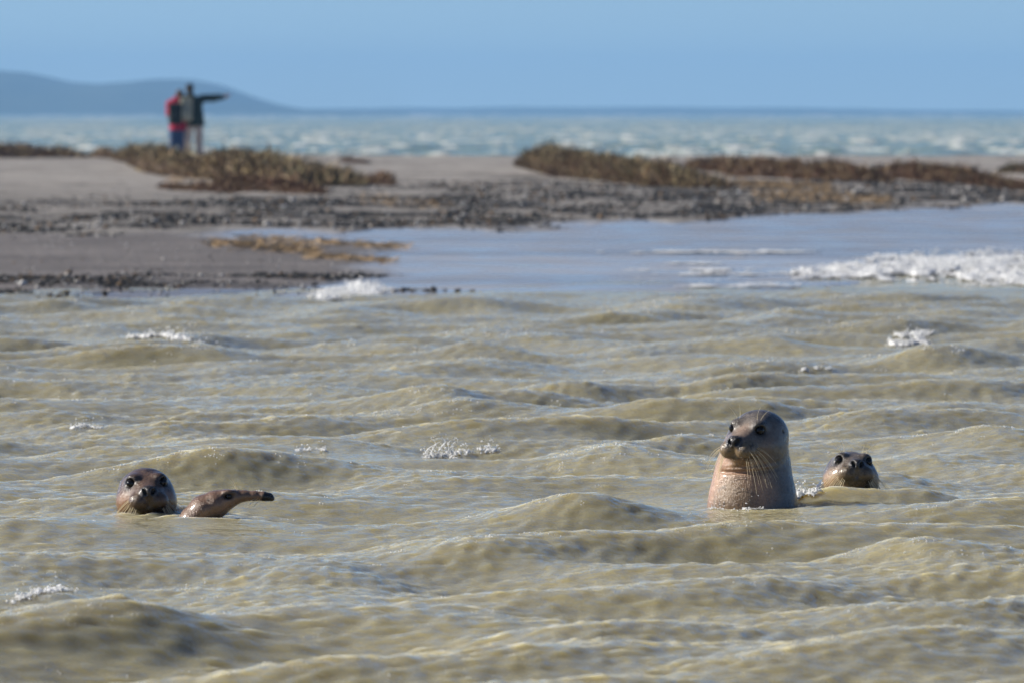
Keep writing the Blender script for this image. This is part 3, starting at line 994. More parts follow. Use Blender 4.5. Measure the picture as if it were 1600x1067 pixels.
def clump(name, label, top, base, zc, depth, n, mix_top, mix_low, leaf, seed, group='scrub mounds on the sand bank'):
    """a mound of scrub: its crest line and its foot line given as places of the photograph, built at the distance of its foot"""
    g = np.random.default_rng(seed)
    px0, px1 = top[0][0], top[-1][0]
    us = np.linspace(px0, px1, 60)
    foot = [at(u, float(poly(u, base)), zc) for u in us]
    cx, cy = foot[30].x, float(np.mean([p.y for p in foot]))
    root = empty(name, (cx, cy, float(ground_z(np.array([cx]), np.array([cy]))[0])))
    base0 = np.array(root.location)
    fx = np.array([p.x for p in foot]); fy = np.array([p.y for p in foot])
    tz = np.array([at_y(u, float(poly(u, top)), p.y + depth * 0.45).z for u, p in zip(us, foot)])
    gz = ground_z(fx, fy)
    hh = np.maximum(tz - gz, 0.03)
    uu_ = np.linspace(0, 1, 60) * (fx[-1] - fx[0])
    hh = hh * (0.72 + 0.50 * fbm(uu_ * 1.6 + seed, uu_ * 0, seed + 8, 3))
    def env(t, v):
        """surface of the mound at t along, v (-1 front .. 1 back)"""
        x = np.interp(t, np.linspace(0, 1, 60), fx); y0 = np.interp(t, np.linspace(0, 1, 60), fy)
        h = np.interp(t, np.linspace(0, 1, 60), hh)
        y = y0 + depth * 0.5 * (v + 1)
        z = h * np.clip(1 - np.abs(v) ** 1.7, 0, 1) ** 0.75
        return x, y, z
    # woody core
    T, V = np.meshgrid(np.linspace(0, 1, 60), np.linspace(-1, 1, 15), indexing='ij')
    x, y, z = env(T.ravel(), V.ravel())
    lump = fbm(x * 2.5, y * 2.5, seed, 3)
    zc_ = z * (0.45 + 0.45 * lump)
    co = np.stack([x, y, ground_z(x, y) - 0.02 + zc_], 1) - base0
    me = mesh_from('core', co, grid_faces(60, 15))
    cc = np.array(PAL['brown']) * (0.5 + 0.8 * lump[:, None])
    add_attr(me, 'col', cc); smooth_shade(me)
    link('woody_core', me, MAT_LEAF, root)
    n = int(n * 2.2); leaf = leaf * 0.62
    # leaves: sprigs standing out of the mound
    t = g.uniform(0, 1, n); v = g.uniform(-1, 1, n)
    x, y, z = env(t, v)
    f = g.uniform(0, 1, n) ** 0.55
    patch = fbm(x * 1.7, y * 1.7, seed + 3, 3)
    tall = 0.70 + 0.5 * fbm(x * 3.5, y * 3.5, seed + 5, 3)
    zz = np.maximum(z * f * tall - leaf * 0.5, 0.0)
    P = np.stack([x + g.normal(0, 0.03, n), y + g.normal(0, 0.03, n), ground_z(x, y) + zz], 1)
    D = np.stack([g.normal(0.10, 0.75, n), g.normal(-0.1, 0.75, n), g.uniform(0.3, 1.1, n)], 1)
    D /= np.linalg.norm(D, axis=1)[:, None]
    L = leaf * g.uniform(0.5, 1.4, n) * np.where(g.uniform(0, 1, n) < 0.10, 1.9, 1.0); W = leaf * g.uniform(0.10, 0.22, n)
    co, F = blades(P - base0, D, L, W, g.normal(0, 0.25, n), seed + 1)
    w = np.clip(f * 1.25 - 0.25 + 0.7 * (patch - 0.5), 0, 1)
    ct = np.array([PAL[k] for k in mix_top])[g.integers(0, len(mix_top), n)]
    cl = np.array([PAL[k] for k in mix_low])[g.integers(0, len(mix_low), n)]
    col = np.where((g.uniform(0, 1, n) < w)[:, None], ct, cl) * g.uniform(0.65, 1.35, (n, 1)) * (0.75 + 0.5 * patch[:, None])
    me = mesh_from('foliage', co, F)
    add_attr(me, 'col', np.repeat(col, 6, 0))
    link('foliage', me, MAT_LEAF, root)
    tag(root, label, 'shrub', group)
    return root

clump('marsh_scrub', 'strip of tawny grass at the left edge of the photo, behind the bank',
      [(-260, 228), (-100, 222), (0, 221), (60, 225), (100, 229), (128, 242)], [(-260, 250), (128, 249)], 0.26, 2.0, 5200, ('tan', 'straw', 'brown'), ('brown', 'rust'), 0.20, 101)
clump('marsh_scrub', 'small pale grass tuft in the gap left of the two people',
      [(140, 240), (152, 230), (163, 228), (176, 236)], [(140, 248), (176, 249)], 0.27, 0.8, 500, ('straw', 'tan'), ('tan', 'brown'), 0.18, 102)
clump('marsh_scrub', 'long olive brown scrub mound in front of the two people',
      [(172, 240), (190, 229), (260, 228), (330, 233), (400, 240), (450, 246), (490, 254), (530, 264), (556, 280)], [(172, 252), (230, 272), (330, 284), (440, 292), (556, 290)], 0.22, 5.0, 15000, ('olive', 'tan', 'straw', 'green'), ('brown', 'rust', 'tan'), 0.19, 103)
clump('dry_scrub', 'low rust brown dead growth along the foot of the long scrub mound',
      [(250, 292), (300, 284), (350, 276), (400, 270), (450, 276), (490, 290), (505, 300)], [(250, 297), (340, 303), (420, 304), (505, 306)], 0.18, 1.2, 3200, ('rust', 'brown', 'tan'), ('brown', 'rust'), 0.13, 104)
clump('dry_scrub', 'little ginger tuft off the right end of the long scrub mound',
      [(545, 280), (575, 276), (595, 267), (608, 269), (615, 282)], [(545, 289), (615, 290)], 0.19, 0.9, 1100, ('rust', 'tan'), ('brown', 'rust'), 0.12, 105)
clump('dry_scrub', 'tiny dark tuft on the far edge of the bank by the sea, left of centre',
      [(531, 250), (541, 243), (552, 248), (575, 251)], [(531, 254), (575, 255)], 0.27, 0.8, 260, ('rust', 'brown'), ('brown',), 0.13, 106)
clump('marsh_scrub', 'thick green brown scrub mound standing alone right of centre',
      [(810, 258), (820, 240), (850, 230), (900, 228), (945, 234), (985, 243), (1020, 246), (1045, 254), (1090, 266), (1135, 286)], [(810, 264), (870, 275), (960, 284), (1060, 290), (1135, 291)], 0.21, 3.4, 14000, ('green', 'olive', 'tan', 'straw'), ('brown', 'rust', 'brown'), 0.18, 107)
clump('marsh_scrub', 'low rusty scrub strip behind the right end of the thick mound',
      [(1078, 256), (1095, 245), (1140, 241), (1190, 246), (1240, 252), (1300, 253), (1345, 259), (1392, 274)], [(1078, 264), (1150, 274), (1260, 280), (1392, 284)], 0.22, 2.6, 8500, ('olive', 'tan', 'tan', 'rust'), ('brown', 'rust'), 0.17, 108)
clump('marsh_scrub', 'flat dark brown scrub mound tapering away towards the right edge',
      [(1368, 272), (1385, 260), (1420, 253), (1470, 255), (1510, 262), (1550, 274), (1610, 290)], [(1368, 279), (1450, 284), (1530, 289), (1610, 296)], 0.20, 2.4, 6500, ('rust', 'olive', 'tan'), ('brown', 'rust'), 0.16, 109)
clump('marsh_scrub', 'small green tuft cut by the right edge of the photo',
      [(1568, 265), (1585, 255), (1620, 252), (1700, 256), (1740, 266)], [(1568, 269), (1740, 272)], 0.24, 1.5, 1800, ('green', 'olive'), ('brown', 'olive'), 0.15, 110)

# ------------------------------------------------------------------ the two people on the bank
M_ = Mat('skin'); M_.set(Base_Color=(0.50, 0.30, 0.21), Roughness=0.5); MAT_SKIN = M_.m
def cloth(name, c, rough=0.8):
    M = Mat(name)
    n = M.noise(9, 4, 0.6)
    k = M.ramp(n.outputs[0], [(0.3, tuple(0.75 * q for q in c)), (0.7, tuple(min(1.25 * q, 1) for q in c))])
    M.link(k.outputs[0], M.p.inputs['Base Color'])
    M.set(Roughness=rough); M.p.inputs['Specular IOR Level'].default_value = 0.2
    M.link(M.bump(M.noise(14, 4, 0.6).outputs[0], 0.7, 0.03), M.p.inputs['Normal'])
    return M.m

def sdf_mesh(fn, lo, hi, h, n=1):
    co, q = surface_nets(fn, lo, hi, h)
    me = mesh_from('m', relax(co, q, n), q); smooth_shade(me)
    return me

def make_person(px, label, joints, jacket_c, trouser_c, hair_c, pack_c, pack, pack_label, cap=None, hood=None, seed=1):
    Y = 171.0
    X = (px - 800) / FPX * Y
    gz = float(ground_z(np.array([X]), np.array([Y]))[0])
    root = empty('person', (X, Y, gz))
    J = joints
    def limb(x, y, z, names, radii, k=0.03):
        return chain(x, y, z, [(np.array(J[n]), r_) for n, r_ in zip(names, radii)], k)
    def hand(x, y, z, wr, dr, point):
        w = np.array(J[wr]); d = np.array(dr) / np.linalg.norm(dr)
        side = np.cross(d, (0, 0, 1.0)); side /= np.linalg.norm(side); up = np.cross(side, d)
        m = cone(x, y, z, w, w + d * 0.075, 0.026, 0.034)
        for i, (o, L) in enumerate(((0.026, 0.078), (0.009, 0.085), (-0.009, 0.078), (-0.025, 0.062))):
            a = w + d * 0.085 + up * o
            if point and i > 0:
                b = a + d * 0.032 + side * 0.012; c = b - d * 0.018 + side * 0.026
            else:
                b = a + d * L * 0.55 + side * (0.003 if point else 0.012); c = a + d * L + side * (0.004 if point else 0.03)
            m = smin(m, chain(x, y, z, [(a, 0.0105), (b, 0.0098), (c, 0.0085)], 0.006), 0.008)
        t0 = w + d * 0.03 + up * 0.026
        m = smin(m, chain(x, y, z, [(t0, 0.012), (t0 + d * 0.035 + up * 0.026, 0.0105), (t0 + d * 0.062 + up * 0.03, 0.009)], 0.006), 0.008)
        return m
    H = np.array(J['head'])
    def body(x, y, z):
        d = limb(x, y, z, ('hip_c', 'chest', 'neck'), (0.13, 0.135, 0.058), 0.06)
        hd = ell(x, y, z, H, (0.078, 0.098, 0.115))
        hd = smin(hd, ell(x, y, z, H + np.array(J['face']) * 0.09 + np.array([0, 0, -0.012]), (0.018, 0.022, 0.024)), 0.012)      # nose
        hd = smin(hd, ell(x, y, z, H + np.array(J['face']) * 0.055 + np.array([0, 0, -0.075]), (0.05, 0.05, 0.04)), 0.03)        # jaw
        for sg in (-1, 1):
            hd = smin(hd, ell(x, y, z, H + np.array([sg * 0.08, 0, -0.01]), (0.014, 0.022, 0.032)), 0.008)                       # ears
        d = smin(d, smin(hd, limb(x, y, z, ('neck', 'head'), (0.055, 0.05)), 0.03), 0.03)
        for s_ in 'lr':
            d = smin(d, limb(x, y, z, ('chest', 'sh_' + s_), (0.10, 0.062)), 0.05)
            d = smin(d, limb(x, y, z, ('sh_' + s_, 'el_' + s_, 'wr_' + s_), (0.058, 0.044, 0.029)), 0.03)
            d = smin(d, limb(x, y, z, ('hip_' + s_, 'kn_' + s_, 'an_' + s_), (0.088, 0.060, 0.042)), 0.05)
            a = np.array(J['an_' + s_])
            d = smin(d, cone(x, y, z, a + np.array([0, -0.03, -0.03]), a + np.array([0.01, 0.15, -0.045]), 0.042, 0.034), 0.03)
            e, w = np.array(J['el_' + s_]), np.array(J['wr_' + s_])
            d = smin(d, hand(x, y, z, 'wr_' + s_, w - e, s_ == J.get('point')), 0.012)
        return np.maximum(d, -z)
    lo = (-0.50, -0.32, -0.01); hi = (1.0 if J.get('point') else 0.5, 0.45, 1.85)
    link('body', sdf_mesh(body, lo, hi, 0.0085), MAT_SKIN, root)
    def jacket(x, y, z):
        d = limb(x, y, z, ('hip_c', 'chest'), (0.205, 0.185), 0.08)
        d = smin(d, limb(x, y, z, ('chest', 'neck'), (0.17, 0.082)), 0.06)
        for s_ in 'lr':
            d = smin(d, limb(x, y, z, ('chest', 'sh_' + s_), (0.13, 0.088)), 0.05)
            d = smin(d, limb(x, y, z, ('sh_' + s_, 'el_' + s_, 'wr_' + s_), (0.098, 0.088, 0.070)), 0.03)
            d = smax(d, -cone(x, y, z, np.array(J['wr_' + s_]) + (np.array(J['wr_' + s_]) - np.array(J['el_' + s_])) * 0.02, np.array(J['wr_' + s_]) + (np.array(J['wr_' + s_]) - np.array(J['el_' + s_])) * 0.7, 0.060, 0.09), 0.01)
        hem = J['hip_c'][2] - 0.20
        skirt = cone(x, y / 0.8, z, np.array(J['hip_c']), np.array(J['hip_c']) + np.array([0.01, 0, -0.17]), 0.20, 0.225)
        d = smin(d, skirt, 0.05)
        d = d + 0.006 * np.sin(z * 55 + 6 * x + 3 * np.sin(9 * x))
        if hood: d = smin(d, ell(x, y, z, np.array(J['neck']) + np.array(hood[:3]), hood[3]), 0.04)
        return smax(d, -(z - hem), 0.01)
    link('jacket', sdf_mesh(jacket, lo, hi, 0.011), cloth('jacket_cloth', jacket_c, 0.7), root)
    def trousers(x, y, z):
        d = None
        for s_ in 'lr':
            e = limb(x, y, z, ('hip_' + s_, 'kn_' + s_, 'an_' + s_), (0.115, 0.092, 0.082), 0.05)
            d = e if d is None else smin(d, e, 0.03)
        d = d + 0.005 * np.sin(z * 48 + 11 * x)
        d = smax(d, -(z - 0.06), 0.01)
        return smax(d, z - (J['hip_c'][2] - 0.02), 0.02)
    link('trousers', sdf_mesh(trousers, lo, hi, 0.011), cloth('trouser_cloth', trouser_c), root)
    def hair(x, y, z):
        d = ell(x, y, z, H + np.array([0, -0.012, 0.02]), (0.096, 0.115, 0.12))
        return smax(d, -ell(x, y, z, H + np.array(J['face']) * 0.10 + np.array([0, 0, -0.05]), (0.10, 0.09, 0.11)), 0.02)
    hl, hh = tuple(H - 0.2), tuple(H + 0.2)
    link('hair', sdf_mesh(hair, hl, hh, 0.009), cloth('hair', hair_c, 0.6), root)
    if cap:
        def capf(x, y, z):
            d = smax(ell(x, y, z, H + np.array([0, 0, 0.03]), (0.104, 0.124, 0.13)), -(z - H[2] - 0.045), 0.012)
            return smin(d, ell(x, y, z, H + np.array(J['face']) * 0.13 + np.array([0, 0, 0.05]), (0.075, 0.075, 0.012)), 0.015)
        link('cap', sdf_mesh(capf, tuple(H - 0.26), tuple(H + 0.26), 0.009), cloth('cap_cloth', cap), root)
    shoe = cloth('shoe_leather', (0.04, 0.035, 0.03), 0.5)
    for s_ in 'lr':
        a = np.array(J['an_' + s_])
        link('shoe', sdf_mesh(lambda x, y, z: smax(smin(cone(x, y, z, a + np.array([0, -0.03, -0.03]), a + np.array([0.01, 0.16, -0.045]), 0.055, 0.044), cone(x, y, z, a, a + np.array([0, 0, 0.07]), 0.055, 0.058), 0.03), -z, 0.008),
             tuple(a - 0.25), tuple(a + 0.28), 0.011), shoe, root)
    tag(root, label, 'person')
    # rucksack on the back
    (cx, cy, cz), (rx, ry, rz) = pack
    bp = empty('backpack', (X + cx, Y + cy, gz + cz - rz))
    def rb(x, y, z, c, b, rr):
        qx, qy, qz = np.abs(x - c[0]) - b[0] + rr, np.abs(y - c[1]) - b[1] + rr, np.abs(z - c[2]) - b[2] + rr
        return np.sqrt(np.maximum(qx, 0) ** 2 + np.maximum(qy, 0) ** 2 + np.maximum(qz, 0) ** 2) + np.minimum(np.maximum(qx, np.maximum(qy, qz)), 0) - rr
    mc = cloth('backpack_cloth', pack_c, 0.75)
    link('bag', sdf_mesh(lambda x, y, z: rb(x, y, z, (0, 0, rz), (rx, ry, rz), 0.07), (-.35, -.3, -.05), (.35, .3, 2 * rz + .08), 0.011), mc, bp)
    link('front_pocket', sdf_mesh(lambda x, y, z: rb(x, y, z, (0, -ry - 0.03, rz * 0.62), (rx * 0.78, 0.05, rz * 0.45), 0.04), (-.3, -.4, -.05), (.3, .1, 2 * rz), 0.011), mc, bp)
    link('lid', sdf_mesh(lambda x, y, z: rb(x, y, z, (0, -0.01, 2 * rz - 0.03), (rx * 1.02, ry * 1.08, 0.06), 0.045), (-.35, -.35, rz), (.35, .3, 2 * rz + .12), 0.011), mc, bp)
    for sg in (-1, 1):
        t = np.linspace(0, 1, 12)[:, None]
        P = np.concatenate([sg * (rx * 0.55 + 0.02 * np.sin(t * np.pi)), ry + 0.30 * np.sin(t * np.pi), 2 * rz - 0.05 - (2 * rz - 0.2) * t], 1)
        wc, wf = tube(P, np.full(12, 0.022), 6); m = mesh_from('strap', wc, wf); smooth_shade(m)
        link('strap', m, mc, bp)
    tag(bp, pack_label, 'backpack')
    return root

JM = dict(hip_c=(0.045, 0, 0.98), chest=(0.03, 0.01, 1.30), neck=(-0.06, 0.02, 1.52), head=(-0.085, 0.035, 1.655), face=(-0.25, 0.96, 0.0),
          sh_l=(-0.175, 0.01, 1.43), sh_r=(0.225, 0.01, 1.445), el_l=(-0.30, 0.14, 1.20), wr_l=(-0.28, 0.33, 1.12), el_r=(0.50, 0.03, 1.455), wr_r=(0.745, 0.05, 1.49),
          hip_l=(-0.06, 0, 0.92), hip_r=(0.13, 0, 0.92), kn_l=(-0.135, 0.02, 0.50), kn_r=(0.14, 0.01, 0.50), an_l=(-0.16, 0.0, 0.08), an_r=(0.15, 0.0, 0.08), point='r')
make_person(302, 'person in dark green jacket and beige trousers pointing right with arm outstretched', JM, (0.030, 0.050, 0.044), (0.60, 0.49, 0.42), (0.06, 0.045, 0.03),
            (0.36, 0.36, 0.28), ((-0.15, -0.24, 1.17), (0.15, 0.10, 0.27)), 'pale khaki backpack added for the sunlit side of the pointing person', cap=(0.025, 0.03, 0.035), seed=1)  # pale pack stands in for the sunlit side of the torso
JW = dict(hip_c=(0.02, 0, 0.88), chest=(-0.02, 0.02, 1.20), neck=(0.03, 0.03, 1.40), head=(0.06, 0.05, 1.525), face=(0.5, 0.86, 0.0),
          sh_l=(-0.17, 0.01, 1.31), sh_r=(0.15, 0.02, 1.32), el_l=(-0.19, 0.16, 1.08), wr_l=(-0.06, 0.34, 1.06), el_r=(0.20, 0.14, 1.08), wr_r=(0.10, 0.30, 1.0),
          hip_l=(-0.075, 0, 0.82), hip_r=(0.09, 0, 0.82), kn_l=(-0.105, 0.02, 0.45), kn_r=(0.09, 0.02, 0.45), an_l=(-0.115, 0, 0.08), an_r=(0.09, 0, 0.08))
make_person(277, 'person in red jacket and blue trousers standing close beside the pointing person', JW, (0.42, 0.018, 0.055), (0.055, 0.10, 0.20), (0.10, 0.055, 0.03),
            (0.030, 0.038, 0.036), ((-0.03, -0.27, 1.06), (0.165, 0.10, 0.24)), 'dark grey backpack worn by the person in the red jacket', hood=(-0.03, -0.07, 0.0, (0.13, 0.10, 0.10)), seed=2)

# ------------------------------------------------------------------ foam and splashes
def mat_surf():
    M = Mat('surf_foam')
    n = M.noise(6, 4, 0.65)
    M.link(M.ramp(n.outputs[0], [(0.35, (0.54, 0.54, 0.52)), (0.65, (0.84, 0.84, 0.82))]).outputs[0], M.p.inputs['Base Color'])
    M.set(Roughness=0.4, IOR=1.333)
    M.p.inputs['Subsurface Weight'].default_value = 1.0
    M.p.inputs['Subsurface Radius'].default_value = (1.0, 1.0, 1.0)
    M.p.inputs['Subsurface Scale'].default_value = 0.02
    return M.m
MAT_SURF = mat_surf()

def on_water(px, py, reach=3.5):
    """where the line of sight to a place of the photograph first meets the wavy water"""
    px, py = np.atleast_1d(px).astype(float), np.atleast_1d(py).astype(float)
    c = at(float(px.mean()), float(py.mean()))
    hw = (np.ptp(px) / 2 + 25) / FPX * c.y
    lo = at(800, min(py.max() + 2, 1067)).y - reach; hi = at(800, py.min() - 2).y + reach
    gx = np.linspace(c.x - hw * 1.15, c.x + hw * 1.15, 70); gy = np.arange(lo, hi, 0.03)
    GY, GX = np.meshgrid(gy, gx, indexing='ij')
    Z = channel(GX.ravel(), GY.ravel())[2].reshape(GX.shape)
    out = np.empty((len(px), 3))
    for i, (u, v) in enumerate(zip(px, py)):
        a, b = (u - 800.0) / FPX, (533.5 - v) / FPX
        d = np.array([a, cp + sp * b, -sp + cp * b]) / (cp + sp * b)
        xs = d[0] * gy; zs = CAM_H + d[2] * gy
        j = np.clip(((xs - gx[0]) / (gx[1] - gx[0])).astype(int), 0, 69)
        below = zs < Z[np.arange(len(gy)), j]
        k = int(np.argmax(below)) if below.any() else len(gy) - 1
        out[i] = (xs[k], gy[k], zs[k])
    return out

def froth(name, label, line, width, nb, rad, seed, thick=0.010, hole=0.0, drops=0, group='foam patches on the channel'):
    """a ragged skin of foam riding on the water along a line of the photograph, with bubbles on it"""
    g = np.random.default_rng(seed)
    L = np.array(line, float)
    t = np.linspace(0, len(L) - 1, 14)
    W = on_water(np.interp(t, range(len(L)), L[:, 0]), np.interp(t, range(len(L)), L[:, 1]))
    W[:, 1] = np.median(W[:, 1]) + np.clip(W[:, 1] - np.median(W[:, 1]), -0.35, 0.35)
    sx = max(0.0035, np.ptp(W[:, 0]) / 130)
    gx = np.arange(W[:, 0].min() - 2.5 * width, W[:, 0].max() + 2.5 * width, sx)
    gy = np.arange(W[:, 1].min() - 5 * width, W[:, 1].max() + 5 * width, sx * 2)
    X, Y_ = np.meshgrid(gx, gy, indexing='ij')
    x, y = X.ravel(), Y_.ravel()
    d2 = np.full(len(x), 1e9); wt = np.zeros(len(x))
    for i in range(13):
        for q in (0, 0.5):
            p = W[i] * (1 - q) + W[i + 1] * q
            d2 = np.minimum(d2, (x - p[0]) ** 2 + ((y - p[1]) / 2.2) ** 2)
    n1 = fbm(x * 9 / (width / 0.04), y * 4 / (width / 0.04), seed, 4); n2 = fbm(x * 60, y * 30, seed + 2, 3)
    mk = 1.0 - d2 / width ** 2 + 3.4 * (n1 - 0.5) + 2.6 * (n2 - 0.5) - hole
    z0 = water_z(x, y)
    z = z0 + np.clip(mk, 0, 1) * (thick * (0.3 + 1.4 * n1) + 0.35 * thick * n2) + 0.0015
    F = grid_faces(len(gx), len(gy))
    F = F[(mk[F] > 0).all(1)]
    use = np.unique(F); re = np.full(len(x), -1); re[use] = np.arange(len(use))
    co = np.stack([x, y, z], 1)
    c0 = co[use].mean(0)
    root = empty(name, tuple(c0))
    me = mesh_from('skin', co[use] - c0, re[F][:, ::-1]); smooth_shade(me)
    tag(link('foam_skin', me, MAT_SURF, root), kind='stuff')
    k = g.choice(use, nb)
    P = co[k] - c0 + np.stack([g.normal(0, width * 0.5, nb), g.normal(0, width, nb), np.abs(g.normal(0, thick * 0.5, nb))], 1)
    if drops:
        P[:drops, 2] += np.abs(g.normal(0.015, 0.02, drops))
    r_ = rad[0] + (rad[1] - rad[0]) * g.uniform(0, 1, nb) ** 2.5
    c2, F2 = scatter(P, np.stack([r_ * g.uniform(0.9, 1.5, nb), r_, r_ * 0.85], 1), seed, ICO1, 0.10)
    m2 = mesh_from('foam', c2, F2); smooth_shade(m2)
    tag(link('froth', m2, MAT_SURF, root), kind='stuff')
    tag(root, label, 'foam', group)
    return root, c0

froth('foam_patch', 'white foam on a wave at the upper left, near the shore', [(208, 528), (250, 524), (290, 532), (322, 541)], 0.035, 260, (0.002, 0.008), 201, 0.012, 0.1, 40)
froth('foam_patch', 'white foam on the wave crest at the upper right, near the surf', [(1408, 526), (1425, 521), (1445, 535), (1482, 552)], 0.040, 300, (0.002, 0.009), 202, 0.016, -0.2, 40)
froth('foam_patch', 'blurred foam at the lower left edge of the photo', [(24, 940), (60, 926), (115, 922)], 0.022, 200, (0.0012, 0.005), 203, 0.008, 0.1, 20)
froth('foam_patch', 'sparse froth added for sun glitter on the water at the left, above the dark brown seal', [(112, 670), (135, 667), (158, 670)], 0.012, 110, (0.0014, 0.004), 204, 0.006, 0.3, 20)  # white froth in place of a cluster of sun glitter
froth('foam_patch', 'thin froth streak added for sun glitter left of the central splash', [(465, 706), (490, 702), (515, 705)], 0.011, 80, (0.0014, 0.004), 205, 0.006, 0.3, 10)  # also sun glitter, built as white froth
froth('foam_patch', 'bright bubbling water between the upright seal and the small seal', [(1196, 789), (1212, 782), (1235, 776), (1262, 771), (1276, 769)], 0.020, 420, (0.0012, 0.0060), 207, 0.012, 0.0, 60)
froth('foam_patch', 'thin froth at the foot of the upright seal', [(1106, 795), (1140, 799), (1196, 797)], 0.006, 90, (0.0010, 0.0032), 209, 0.004, 0.2, 10)
froth('foam_patch', 'thin line of glinting froth in the middle distance right of centre', [(1180, 588), (1240, 578), (1300, 574)], 0.014, 70, (0.0015, 0.0045), 208, 0.006, 0.6, 15)

def foam_sheet(name, label, cat, u0, u1, v0, v1, mask, height, fine, seed, nb, br, group=None):
    """a broken blanket of foam over shallow water: bumpy skin with ragged holes, bubbles along it"""
    g = np.random.default_rng(seed)
    us, vs = np.arange(u0, u1, fine[0]), np.arange(v0, v1, fine[1])
    U, V = np.meshgrid(us, vs, indexing='ij')
    u, v = U.ravel(), V.ravel()
    y = CAM_H * FPX / (v - HOR); x = (u - 800) / FPX * y
    mk = mask(u, v, x, y)
    zb = np.maximum(ground_z(x, y), 0.0) + 0.004
    k1 = fbm(x * 5, y * 2.2, seed, 4); k2 = fbm(x * 22, y * 12, seed + 4, 3)
    z = zb + np.clip(mk, 0, 1) * (height(u, v) * (0.35 + 1.3 * np.abs(k1 - 0.5) * 2) + 0.012 * k2)
    F = grid_faces(len(us), len(vs))
    ok = (mk[F] > 0).all(1)
    F = F[ok]
    use = np.unique(F); re = np.full(len(u), -1); re[use] = np.arange(len(use))
    c0 = np.array([x[use].mean(), y[use].mean(), 0.0])
    co = np.stack([x, y, z], 1)
    root = empty(name, tuple(c0))
    me = mesh_from('skin', co[use] - c0, re[F][:, ::-1]); smooth_shade(me)
    tag(link('foam_skin', me, MAT_SURF, root), kind='stuff')
    k = g.choice(use, nb)
    P = co[k] - c0 + np.stack([g.normal(0, 0.05, nb), g.normal(0, 0.12, nb), np.abs(g.normal(0, 0.012, nb))], 1)
    r_ = br[0] + (br[1] - br[0]) * g.uniform(0, 1, nb) ** 2
    c2, F2 = scatter(P, np.stack([r_ * 1.5, r_, r_ * 0.8], 1), seed + 1, ICO1, 0.15)
    m2 = mesh_from('froth', c2, F2); smooth_shade(m2)
    tag(link('froth', m2, MAT_SURF, root), kind='stuff')
    tag(root, label, cat, group)

def surf_mask(u, v, x, y):
    mid = poly(u, [(1235, 438), (1330, 427), (1450, 424), (1600, 422), (1780, 416), (2000, 412)])
    wid = poly(u, [(1235, 5), (1330, 16), (1450, 25), (1600, 29), (2000, 29)])
    n = fbm(x * 1.4, y * 0.45, 303, 4); n2 = fbm(x * 5.5, y * 2.0, 307, 4)
    return 1.15 - (np.abs(v - mid) / wid) ** 1.5 + 2.6 * (n - 0.5) + 4.2 * (n2 - 0.5) - 0.75
foam_sheet('surf', 'broad band of white breaking surf running to the right edge of the photo', 'surf', 1235, 1990, 392, 458, surf_mask,
           lambda u, v: 0.040 * np.exp(-((v - 432) / 12.0) ** 2) + 0.008, (1.6, 0.5), 301, 6000, (0.004, 0.012))
foam_sheet('foam_patch', 'thin broken foam streaks on the shallow water left of the surf', 'foam', 930, 1300, 398, 452,
           lambda u, v, x, y: 0.55 - ((u - 1120) / 190) ** 2 + 5.0 * (fbm(x * 0.55, y * 1.5, 321, 3) - 0.62) + 3.0 * (fbm(x * 6, y * 3, 323, 3) - 0.5) - 0.4,
           lambda u, v: 0.004 + 0 * u, (1.2, 0.4), 319, 300, (0.002, 0.005), 'foam patches on the channel')
foam_sheet('foam_patch', 'foam lapping at the dark pebble shore left of centre', 'foam', 495, 600, 448, 472,
           lambda u, v, x, y: 1.0 - (np.abs(v - poly(u, [(495, 468), (530, 462), (560, 457), (600, 460)])) / 6.5) ** 2 - ((u - 545) / 52) ** 4 + 2.4 * (fbm(x * 5, y * 2, 311, 3) - 0.5),
           lambda u, v: 0.025 + 0 * u, (0.9, 0.4), 309, 1200, (0.003, 0.010), 'foam patches on the channel')

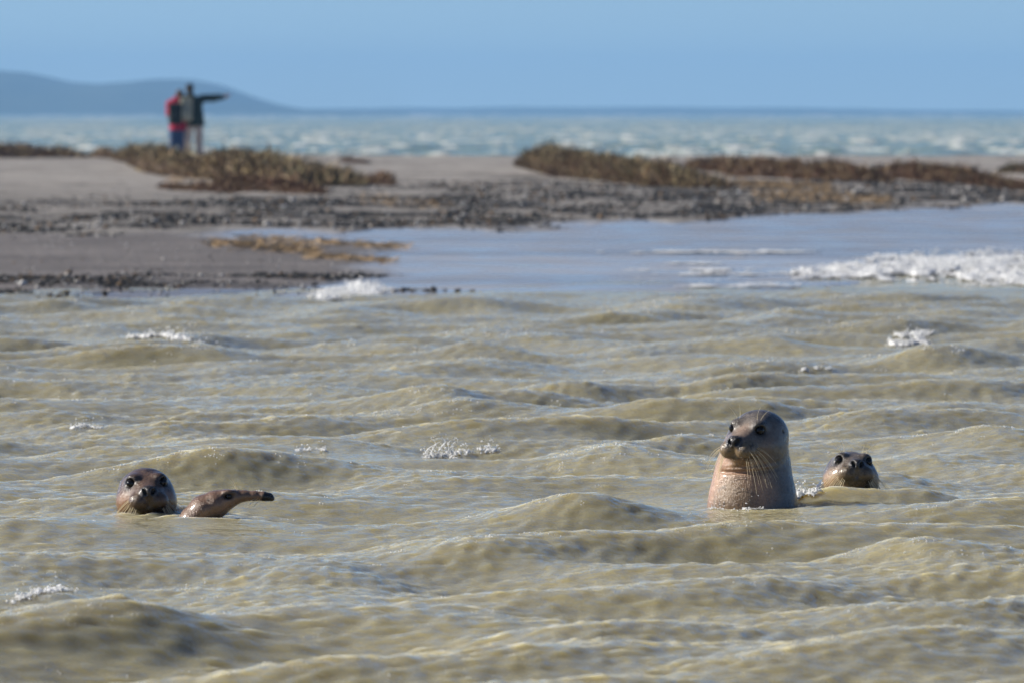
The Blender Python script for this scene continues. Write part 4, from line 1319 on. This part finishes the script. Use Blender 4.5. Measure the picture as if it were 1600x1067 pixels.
def splash():
    g = np.random.default_rng(401)
    root, c0 = froth('splash', 'white splash of water thrown up in the middle of the channel', [(657, 719), (675, 715), (700, 713), (725, 709), (775, 704)], 0.020, 380, (0.0012, 0.0055), 401, 0.011, 0.15, 80, group=None)
    c0 = c0.copy(); yj = float(on_water([690], [714])[0, 1])
    for pts in (((672, 712), (676, 700), (682, 692), (673, 683)), ((684, 708), (690, 697), (697, 690), (690, 682)), ((700, 712), (702, 700), (699, 692), (704, 688)), ((668, 714), (664, 706), (671, 699), (688, 690)), ((708, 710), (704, 702), (706, 694), (712, 690))):
        Q = np.array([at_y(a, b, yj)[:] for a, b in pts]) - c0
        Q[:, 1] += g.normal(0, 0.015) + np.linspace(0, 1, 4) * g.normal(0, 0.02)
        t = np.linspace(0, 3, 22)
        P = np.stack([np.interp(t, range(4), Q[:, i]) for i in range(3)], 1)
        for _ in range(3): P[1:-1] = 0.5 * P[1:-1] + 0.25 * (P[:-2] + P[2:])
        nd = 14; kd = g.integers(0, 22, nd)
        dr = P[kd] + g.normal(0, 0.012, (nd, 3)); rd = g.uniform(0.001, 0.0026, nd)
        dc, df = scatter(dr, np.stack([rd] * 3, 1), int(pts[0][0]), ICO1, 0.0); dm = mesh_from('drops', dc, df); smooth_shade(dm)
        tag(link('droplets', dm, MAT_SURF, root), kind='stuff')
        rr = (0.0034 * (1 - 0.6 * t / 3)) * g.uniform(0.5, 1.3, 22)
        wc, wf = tube(P, rr, 6); m = mesh_from('jet', wc, wf); smooth_shade(m)
        link('water_jet', m, MAT_SURF, root)
splash()

def glint_flecks():
    """white flecks and drops strewn on the crests, standing in for sun glints"""
    g = np.random.default_rng(501)
    n = 9000
    y = 15.5 * np.exp(g.uniform(0, math.log(52 / 15.5), n))
    x = g.uniform(-0.10, 0.10, n) * y
    z = water_z(x, y)
    zx = water_z(x - 0.05, y)
    sc = z / 0.05 + (z - zx) / 0.02 + 2.2 * (fbm(x * 1.1, y * 0.5, 505, 3) - 0.5) * 2
    k = np.argsort(-sc)[:650]
    k2 = g.integers(0, n, 260)
    k = np.concatenate([k, k2])
    m = len(k) * 3
    kk = np.repeat(k, 3)
    off = g.normal(0, 0.018, (m, 2))
    X, Y_ = x[kk] + off[:, 0], y[kk] + off[:, 1]
    Z = water_z(X, Y_)
    r_ = g.uniform(0.0012, 0.0030, m) * np.clip(Y_ / 25, 0.8, 1.8)
    co, F = scatter(np.stack([X, Y_, Z + r_ * 0.5], 1), np.stack([r_] * 3, 1), 507, ICO1, 0.05)
    me = mesh_from('glint_flecks', co, F); smooth_shade(me)
    return me
tag(link('glint_flecks', glint_flecks(), MAT_SURF), 'tiny white flecks on the wave crests, in place of sun glints', kind='stuff')  # white beads added to imitate sun sparkle on the water
